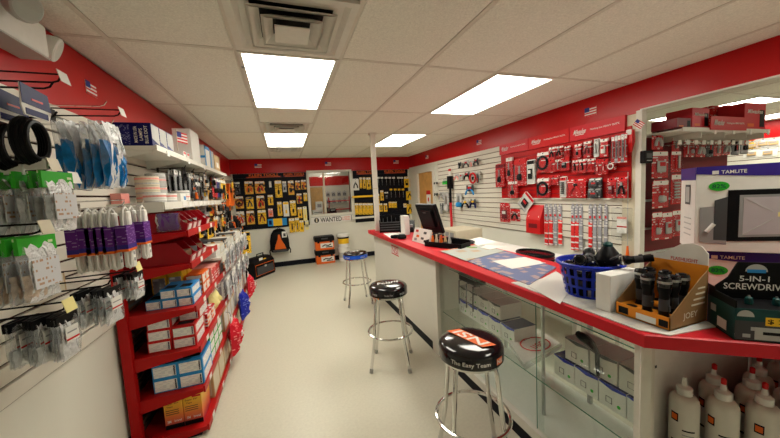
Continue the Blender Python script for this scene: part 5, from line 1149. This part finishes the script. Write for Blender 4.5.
rp = [  # px box, card, header, kind, product colour, second colour, where
 ((495.5, 164, 504, 187), 'red_print', 'darkred', 'driver', 'black', 'steel', 'at the panel end'), ((506, 157, 512.6, 181), 'red_print', 'paper', 'driver', 'black', 'steel', 'beside the panel end'), ((514, 159, 526, 186), 'red_print', 'red', 'driver', 'black', 'grey', 'beside the white and black tube'),
 ((527, 160, 534.5, 184), 'paper', 'black', 'meter', 'black', 'paper', 'under the bright banner'), ((537, 152, 549, 172), 'redwhite_print', 'paper', 'disc', 'black', 'red', 'upper of two'), ((537, 178, 549, 197.5), 'redwhite_print', 'paper', 'disc', 'black', 'red', 'lower of two'),
 ((549, 147, 555, 159.5), 'redwhite_print', 'paper', 'pliers', 'black', 'grey', 'top row'), ((556.5, 146, 562, 157.5), 'red_print', 'paper', 'pliers', 'black', 'grey', 'top row'), ((564.5, 146, 569.5, 157), 'redwhite_print', 'paper', 'pliers', 'red', 'grey', 'top row'),
 ((547, 159.5, 554.5, 172.5), 'redwhite_print', 'red', 'grid', 'red', 'grey', 'second row'), ((555.5, 159.5, 559.5, 171), 'red_print', 'paper', 'blade', 'grey', 'red', 'second row'), ((560.5, 158, 569, 170.5), 'redwhite_print', 'red', 'meter', 'black', 'grey', 'second row'),
 ((549, 175.5, 558, 185), 'redwhite_print', 'red', 'pliers', 'red', 'grey', 'above the disc'), ((560, 177, 566, 197.5), 'paper', 'red', 'grid', 'black', 'grey', 'bottom row'), ((508, 181, 517.6, 198), 'red_print', 'paper', 'driver', 'black', 'steel', 'bottom row'),
 ((574.6, 144, 581, 158), 'redwhite_print', 'paper', 'driver', 'black', 'steel', 'under the long banner'), ((583.5, 141, 591, 157), 'redwhite_print', 'paper', 'pliers', 'darkred', 'grey', 'under the long banner'), ((594, 139, 598.6, 157), 'paper', 'lightgrey', 'knife', 'grey', 'paper', 'under the long banner'), ((600, 138.5, 608, 157), 'redwhite_print', 'paper', 'meter', 'paper', 'red', 'under the long banner'),
 ((572.5, 160, 578, 173), 'redwhite_print', 'paper', 'knife', 'black', 'red', 'middle row'), ((579.1, 159, 586, 172.7), 'redwhite_print', 'paper', 'knife', 'black', 'red', 'middle row'), ((587.6, 158.4, 594.4, 172), 'redwhite_print', 'paper', 'pliers', 'red', 'grey', 'middle row'), ((595.8, 159.7, 601, 174.8), 'redwhite_print', 'red', 'knife', 'red', 'paper', 'middle row'), ((601.7, 159, 607.5, 174), 'red_print', 'red', 'knife', 'red', 'paper', 'middle row'), ((607.5, 161.8, 615, 170), 'red_print', 'darkgrey', 'disc', 'paper', 'darkred', 'middle row'),
 ((566.5, 179, 585.5, 197.5), 'red_print', 'redwhite_print', 'pliers', 'red', 'black', 'wide'), ((589, 178.5, 601, 188), 'dark_print', 'paper', 'meter', 'darkgrey', 'red', 'upper dark'), ((588, 188.5, 601, 198.5), 'dark_print', 'grey', 'meter', 'darkgrey', 'red', 'lower dark'), ((607.5, 178, 616, 198), 'red_print', 'redwhite_print', 'meter', 'darkred', 'grey', 'bottom row'), ((617, 177, 627, 198), 'red_print', 'redwhite_print', 'pliers', 'black', 'grey', 'bottom row'),
 ((500, 203, 510, 222), 'red_print', 'redwhite_print', 'meter', 'darkred', 'paper', 'hung below the panel'), ((510.5, 209, 520, 221), 'redwhite_print', 'red', 'pliers', 'black', 'grey', 'hung below the panel')]
CN.update({'red_print': 'red', 'redwhite_print': 'red and white'})
for bx_, card, head, kind, m, m2, where in rp:
    lab = '%s tool pack with %s on the red panel, %s' % (CN[card], KN[kind], where); o = wallpack(*bx_, XW-(.006 if 'below' in where else .058), RR, lab, card, head, kind, m, m2, lab, blister=True)
    if 'below' not in where: dup(o, o.location+Vector((.036, .012, .006)), None, 'rear '+lab)['group'] = 'rear '+lab
ce, w_, h_ = place('x', XW-.045, 519, 191, 533, 213); o = pack('white and red pack hanging tilted below the red panel', 'pack', ce, RR, .20, .23, 'paper', 'red', 'meter', 'black', 'red'); o.rotation_euler = (0, .75, RR)
ce, w_, h_ = place('x', XW-.003, 530, 205, 544, 233)
o = thing('clamshell_pack', 'large red clamshell pack hanging below the red panel', 'pack', ce, RR)
B().rings([[(-w_/2, 0, -h_/2), (w_/2, 0, -h_/2), (w_/2, 0, h_/2), (-w_/2, 0, h_/2)], [(-w_/2, -.07, -h_/2), (w_/2, -.07, -h_/2), (w_/2, -.07, 0), (-w_/2, -.07, 0)]], 'red').build('shell', o); bx('logo', 'paper', -w_*.25, w_*.25, -.005, 0, h_*.28, h_*.36, o); bx('label', 'darkred', -w_*.3, w_*.3, -.073, -.07, -h_*.3, -h_*.15, o)
B().tube([(-w_*.38, -.055, h_*.08), (-w_*.2, -.03, h_*.22), (w_*.2, -.03, h_*.22), (w_*.38, -.055, h_*.08)], .006, 'paper', 6).build('printed_swoosh', o)
# long packs at the panel's end
for i in range(5):
    ce, w_, h_ = place('x', XW-.09, 611.5+3.2*i, 136.5-.8*i, 614.3+3.2*i, 163-.2*i); pack('long red and clear pack in the tight row beside the wall end', 'pack', ce, RR, w_, h_, ('redwhite_print', 'cable_grey')[i % 2], 'paper', 'blade', 'grey', 'red', 'long packs in a tight row')
ce, w_, h_ = place('x', XR-.06, 627.5, 129, 635, 152)
o = thing('red_pouch', 'red tapered pouch hanging on the wall end by the flag', 'pouch', ce, RR); B().rings([[(-w_*.45, 0, h_*.45), (w_*.45, 0, h_*.45), (w_*.45, -.03, h_*.45), (-w_*.45, -.03, h_*.45)], [(-w_*.5, 0, -h_*.1), (w_*.5, 0, -h_*.1), (w_*.5, -.04, -h_*.1), (-w_*.5, -.04, -h_*.1)], [(-w_*.15, 0, -h_*.5), (w_*.15, 0, -h_*.5), (w_*.15, -.02, -h_*.5), (-w_*.15, -.02, -h_*.5)]], 'red').build('pouch_body', o); bx('label', 'paper', -w_*.35, w_*.35, -.035, -.03, h_*.25, h_*.47, o)
# saw blade strips
for (xs, top_, bot, lab) in (((546.5, 551, 555.5, 560.3), 204, 245, 'checkered red saw blade sleeve in the group beside clamshell pack'), ((573, 577, 581), 204, 250, 'checkered red saw blade sleeve in the middle group'), ((590.5, 595, 600, 606), 204, 252, 'checkered red saw blade sleeve in the group above the basket')):
    for i, px in enumerate(xs):
        ce, w_, h_ = place('x', XW-.008, px-1.7, top_, px+1.7, bot)
        o = thing('saw_blade_sleeve', lab, 'saw blade', ce, RR, lab+'s'); red = not (lab.endswith('basket') and i in (1, 3)) and i != 2
        bx('sleeve', 'checker_red' if red else 'cable_grey', -w_/2, w_/2, -.006, .006, -h_/2, h_*.12, o)
        B().rings([[(-w_/2, e, h_*.12), (w_/2, e, h_*.12), (w_/2, e, h_*.42), (w_*.2, e, h_*.5), (-w_*.2, e, h_*.5), (-w_/2, e, h_*.42)] for e in (-.005, .005)], 'cable_grey').build('clear_top', o); bx('dot', 'red', -w_*.25, w_*.25, -.007, -.005, h_*.2, h_*.25, o)
ce, w_, h_ = place('x', XW-.05, 611, 207, 632, 240)
hung_bag('large clear bag with a white card beside the saw blades', 'bag', (ce.x, ce.y, ce.z+h_/2), RR, w_, h_, None, .03, 'film_clear', None, 0, None, None, seed=4); 
o = thing('bag_card', 'white card with a red line inside the clear bag', 'card', (ce.x+.008, ce.y, ce.z), RR); bx('card', 'paper', -w_*.25, w_*.22, -.002, 0, -h_*.3, h_*.2, o); bx('red_line', 'red', -w_*.25, w_*.22, -.003, -.002, -h_*.12, -h_*.08, o); bx('heading', 'pink', -w_*.25, w_*.22, -.003, -.002, h_*.13, h_*.2, o)
p, q = LX(628, 172, XR-.06), LX(627.5, 258, XR-.06); p2 = LX(627.5, 246, XR-.06)
o = thing('pull_cord', 'thin cord with an orange pull handle beside the white wall end', 'cord', (p.x, p.y, p.z)); B().tube([(0, 0, 0), (0, p2.y-p.y, p2.z-p.z)], .003, 'lightgrey', 6).build('cord', o); B().tube([(0, p2.y-p.y, p2.z-p.z), (0, q.y-p.y, q.z-p.z)], [.008, .018], 'orange', 10).build('handle', o, smooth=True)
# hand tools on the slats near the door
for i, (a, b, c_, d_, kind, m, m2, lab) in enumerate([(458, 162, 461, 169, 'knife', 'black', 'grey', 'tiny black tool in the top row by the door'), (463.5, 160.5, 469, 168, 'pliers', 'darkgrey', 'red', 'small grey pliers in the top row by the door'), (469.8, 161, 473, 167, 'knife', 'pink', 'grey', 'small pink cutter in the top row by the door'), (474, 158.5, 478.5, 165.5, 'pliers', 'darkgrey', 'red', 'small dark pliers at the end of top row'),
   (454.6, 174, 458.8, 180.5, 'pliers', 'pink', 'grey', 'small pink pliers in the second row'), (459.5, 174, 463, 181, 'pliers', 'lightgrey', 'red', 'small pale pliers in the second row'), (464.5, 172, 469.8, 180, 'pliers', 'black', 'red', 'black and red pliers in the second row'), (470.5, 172, 476, 183, 'disc', 'red', 'black', 'red round tool in the second row'), (476.6, 171.5, 480, 184, 'knife', 'darkgrey', 'red', 'dark cutter at the end of second row'),
   (466, 185, 474, 195.5, 'pliers', 'cyan', 'red', 'blue handled pliers in the third row'), (456, 193.5, 462, 208.5, 'driver', 'cyan', 'steel', 'tall blue driver in the lowest row'), (462.2, 199.5, 469, 208.5, 'pliers', 'black', 'yellow', 'black and yellow pliers in the lowest row'), (470.4, 199, 476, 208.5, 'pliers', 'navy', 'yellow', 'navy and yellow pliers at the end of lowest row'),
   (439.5, 192, 444, 200, 'pliers', 'grey', 'steel', 'steel fitting on the slats beside the door'), (444.2, 192, 449, 214, 'driver', 'lightgrey', 'steel', 'long silver wrench on the slats behind monitor'), (440, 203, 443.6, 215, 'knife', 'grey', 'steel', 'small silver cutter on the slats behind monitor'), (443, 179, 448, 185, 'meter', 'green', 'teal', 'bright green tester on the slats by the long level'), (433.6, 182, 438, 184.5, 'blade', 'black', 'darkgrey', 'small black bracket on the slats by the door'), (434, 193, 438, 196, 'blade', 'black', 'darkgrey', 'small black bracket lower on the slats by door')]):
    ce, w_, h_ = place('x', XW-.05, a, b, c_, d_); o = thing('hand_tool', lab, 'tool', ce, RR); product(kind, w_*1.8, h_*1.1, o, m, m2); bx('card', 'lightgrey' if i % 3 else 'darkgrey', -w_*.45, w_*.45, -.002, .002, -h_*.1, h_*.48, o); bx('hanger', 'lightgrey', -w_*.2, w_*.2, -.004, .03, h_*.35, h_*.5, o)
p, q = LX(449.5, 169, XW-.06), LX(455, 232, XW-.06)
o = thing('long_level', 'long red and black pole tool standing against the slat wall', 'pole tool', (XW-.06, p.y, .6), RR); L_ = p.z-.6
bx('lower_pole', 'red_top', -.022, .022, -.015, .015, 0, L_*.52, o); bx('middle_pole', 'black', -.02, .02, -.014, .014, L_*.52, L_*.78, o); bx('grip', 'black', -.05, .05, -.035, .035, L_*.72, L_*.9, o); bx('upper_pole', 'white', -.02, .02, -.014, .014, L_*.9, L_*.97, o); bx('tip', 'red', -.024, .024, -.016, .016, L_*.97, L_, o)
tag(bx('wall_rest', 'white_metal', XR-.20, XR-.012, 2.2, 4.4, .56, .599), 'low white ledge under the right slat wall', 'shelf')
pz = LX(455, 240, 2.55)
o = thing('beige_appliance', 'beige boxy machine behind the counter with vent slots', 'machine', (2.45, 4.05, 0)); B().rbox(-.2, .25, -.25, .25, .80, .965, .01, 'cream').build('housing', o); bx('stand', 'lightgrey', -.2, .25, -.25, .25, 0, .80, o)
for k in range(3): bx('vent', 'grey', -.203, -.2, -.2+.14*k, -.1+.14*k, .84, .93, o)
pz = LX(540, 243, 2.5)
o = thing('dark_hose_coil', 'dark red coiled hose lying behind the counter back edge', 'hose', (2.25, 2.35, .84))
for k in range(3): B().tube([(.13*math.cos(2*PI*a/24), .19*math.sin(2*PI*a/24), .014+.024*k) for a in range(24)], .012, ('black', 'darkred', 'black')[k], 7, closed=True).build('loop', o, smooth=True)
o = thing('back_bench', 'low white work bench behind the counter', 'bench', (0, 0, 0)); bx('bench_top', 'white', 2.05, 2.62, 1.7, 3.7, .80, .84, o)
for x, y in ((2.08, 1.75), (2.55, 1.75), (2.08, 3.6), (2.55, 3.6)): bx('leg', 'white_metal', x, x+.04, y, y+.04, 0, .80, o)
# black box on the wall end
ce, w_, h_ = place('y', YE-.06, 637.5, 149.5, 650, 164.5)
o = thing('card_reader', 'black wall box with small screen on the white wall end', 'reader', (XR+.005, YE-.0302, ce.z)); B().rbox(-.055, .055, -.045, 0, -.055, .055, .006, 'black').build('case', o); bx('screen', 'darkgrey', -.035, .035, -.047, -.045, -.01, .03, o); bx('print_line', 'lightgrey', -.03, .03, -.047, -.045, -.035, -.03, o)

# =================================================================== SIDE ROOM GONDOLA
YG = 2.10
t = thing('side_gondola', 'white topped gondola of red packs in the side room', 'shelf rack', (0, 0, 0))
bx('back_panel', 'darkred', XR+.16, 4.75, YG, YG+.03, .5, 1.97, t); bx('base', 'white_metal', XR+.16, 4.75, YG-.35, YG+.03, 0, .50, t)
bx('top_shelf', 'white_metal', XR+.17, 4.62, YG-.36, YG, 1.955, 1.97, t); bx('shelf_lip', 'white_metal', XR+.17, 4.62, YG-.365, YG-.355, 1.945, 1.98, t)
for z in (1.05, .80, 1.33): bx('hook_rail', 'lightgrey', XR+.17, 4.6, YG-.02, YG, z, z+.02, t)
for x in (3.6, 3.95, 4.3, 4.6): bx('bracket', 'white_metal', x-.004, x+.004, YG-.33, YG, 1.90, 1.955, t)
for x in (3.72, 4.0, 4.28, 4.58): bx('ticket_holder', 'paper', x-.015, x+.015, YG-.37, YG-.365, 1.925, 1.97, t)
gp = [((652, 131, 663, 149.5), 'redwhite_print', 'pliers'), ((652, 151, 668, 178), 'redwhite_print', 'meter'), ((652.5, 180, 668.5, 208), 'redwhite_print', 'driver'), ((671, 151, 681, 172), 'red_print', 'blade'), ((671, 174, 681, 204), 'red_print', 'grid'), ((672, 138, 679, 151), 'redwhite_print', 'knife'),
      ((652, 212, 662, 240), 'redwhite_print', 'driver'), ((662, 212, 672, 239), 'redwhite_print', 'meter'), ((672, 210, 682, 236), 'red_print', 'meter'), ((684, 139, 688, 157), 'redwhite_print', 'blade'), ((689, 140, 694, 157), 'redwhite_print', 'driver'), ((696, 141, 705, 157), 'redwhite_print', 'pliers'), ((706, 141, 713, 157), 'dark_print', 'driver'), ((714, 141, 721, 156), 'redwhite_print', 'knife'), ((722, 140, 730, 155), 'red_print', 'pliers'), ((731, 135, 739, 155), 'dark_print', 'knife'), ((740, 135, 748, 154), 'dark_print', 'driver')]
for bx_, card, kind in gp:
    lab = '%s pack with %s on the side room gondola' % (CN[card], KN[kind]); wallpack(*bx_, YG-.12, 0, lab, card, 'paper', kind, 'lightgrey' if 'dark' not in card else 'black', 'red', lab, plane='y', blister=True)
for i in range(10):
    o = thing('display_hook', 'chrome hook in the row under the side room shelf', 'hook', (3.5+.12*i, YG, 1.86), 0, 'hooks under the side room shelf'); B().tube([(0, 0, 0), (0, -.20, 0), (0, -.215, .02)], .004, 'chrome', 6).build('rod', o); bx('price_tag', 'paper', -.025, .025, -.225, -.222, -.005, .035, o)
def shelfbox(px0, py0, px1, py1, m, lab, y=YG-.34, d_=.2, tx=None, nm='tool_carton'):
    a, b = LY(px0, py1, y), LY(px1, py1, y); z1_ = LY((px0+px1)/2, py0, y).z
    o = thing(nm, lab, 'box', ((a.x+b.x)/2, y, 1.981)); w_ = abs(b.x-a.x); h_ = max(.08, z1_-1.981)
    B().rbox(-w_/2, w_/2, 0, d_, 0, h_, .002, m).build('carton_body', o)
    if tx: text(tx, 'paper', o, (0, -.002, h_*.68), FR, FU, w_*.7, h_*.16, slant=.3)
    bx('picture', 'black', w_*.22, w_*.44, -.001, 0, h_*.1, h_*.75, o); bx('label', 'orange', -w_*.35, -w_*.05, -.0012, 0, h_*.1, h_*.22, o); return o
shelfbox(677, 118, 691, 125, 'darkred', 'low dark red carton on the side room shelf end'); shelfbox(692, 108, 709, 124, 'red_top', 'red tool carton on shelf beside the red banner', tx='Milwaukee'); shelfbox(744, 103, 765, 127, 'red_top', 'large red tool carton at the shelf end past the banner', tx='Milwaukee')
shelfbox(712, 106, 725, 116, 'red_print', 'red carton set back behind the side room banner', YG-.13, .12); shelfbox(727, 105, 737, 116, 'darkred', 'dark red carton set back behind the side room banner', YG-.13, .12)
a, b = LY(710, 122, YG-.37), LY(746, 122, YG-.37); o = thing('brand_banner', 'red banner on the front lip of the side room shelf', 'banner', ((a.x+b.x)/2, YG-.37, 2.015)); w_ = b.x-a.x; bx('board', 'red', -w_/2, w_/2, -.006, 0, -.055, .065, o); text('Milwaukee', 'paper', o, (-w_*.27, -.0075, .01), FR, FU, w_*.26, .05, slant=.4); text('Nothing but HEAVY DUTY.', 'paper', o, (w_*.18, -.0075, .005), FR, FU, w_*.5, .02)
for i, (px, py) in enumerate([(752, 145), (763, 143), (774, 142), (752, 153), (768, 152)]):
    p = LX(px, py, 7.97); pack('small yellow and white pack on the side room wall', 'pack', p, RR, .22, .15, 'paper' if i else 'yellow_print', 'lightgrey', 'meter', 'tan', 'grey', 'packs on the side room wall', blister=False)
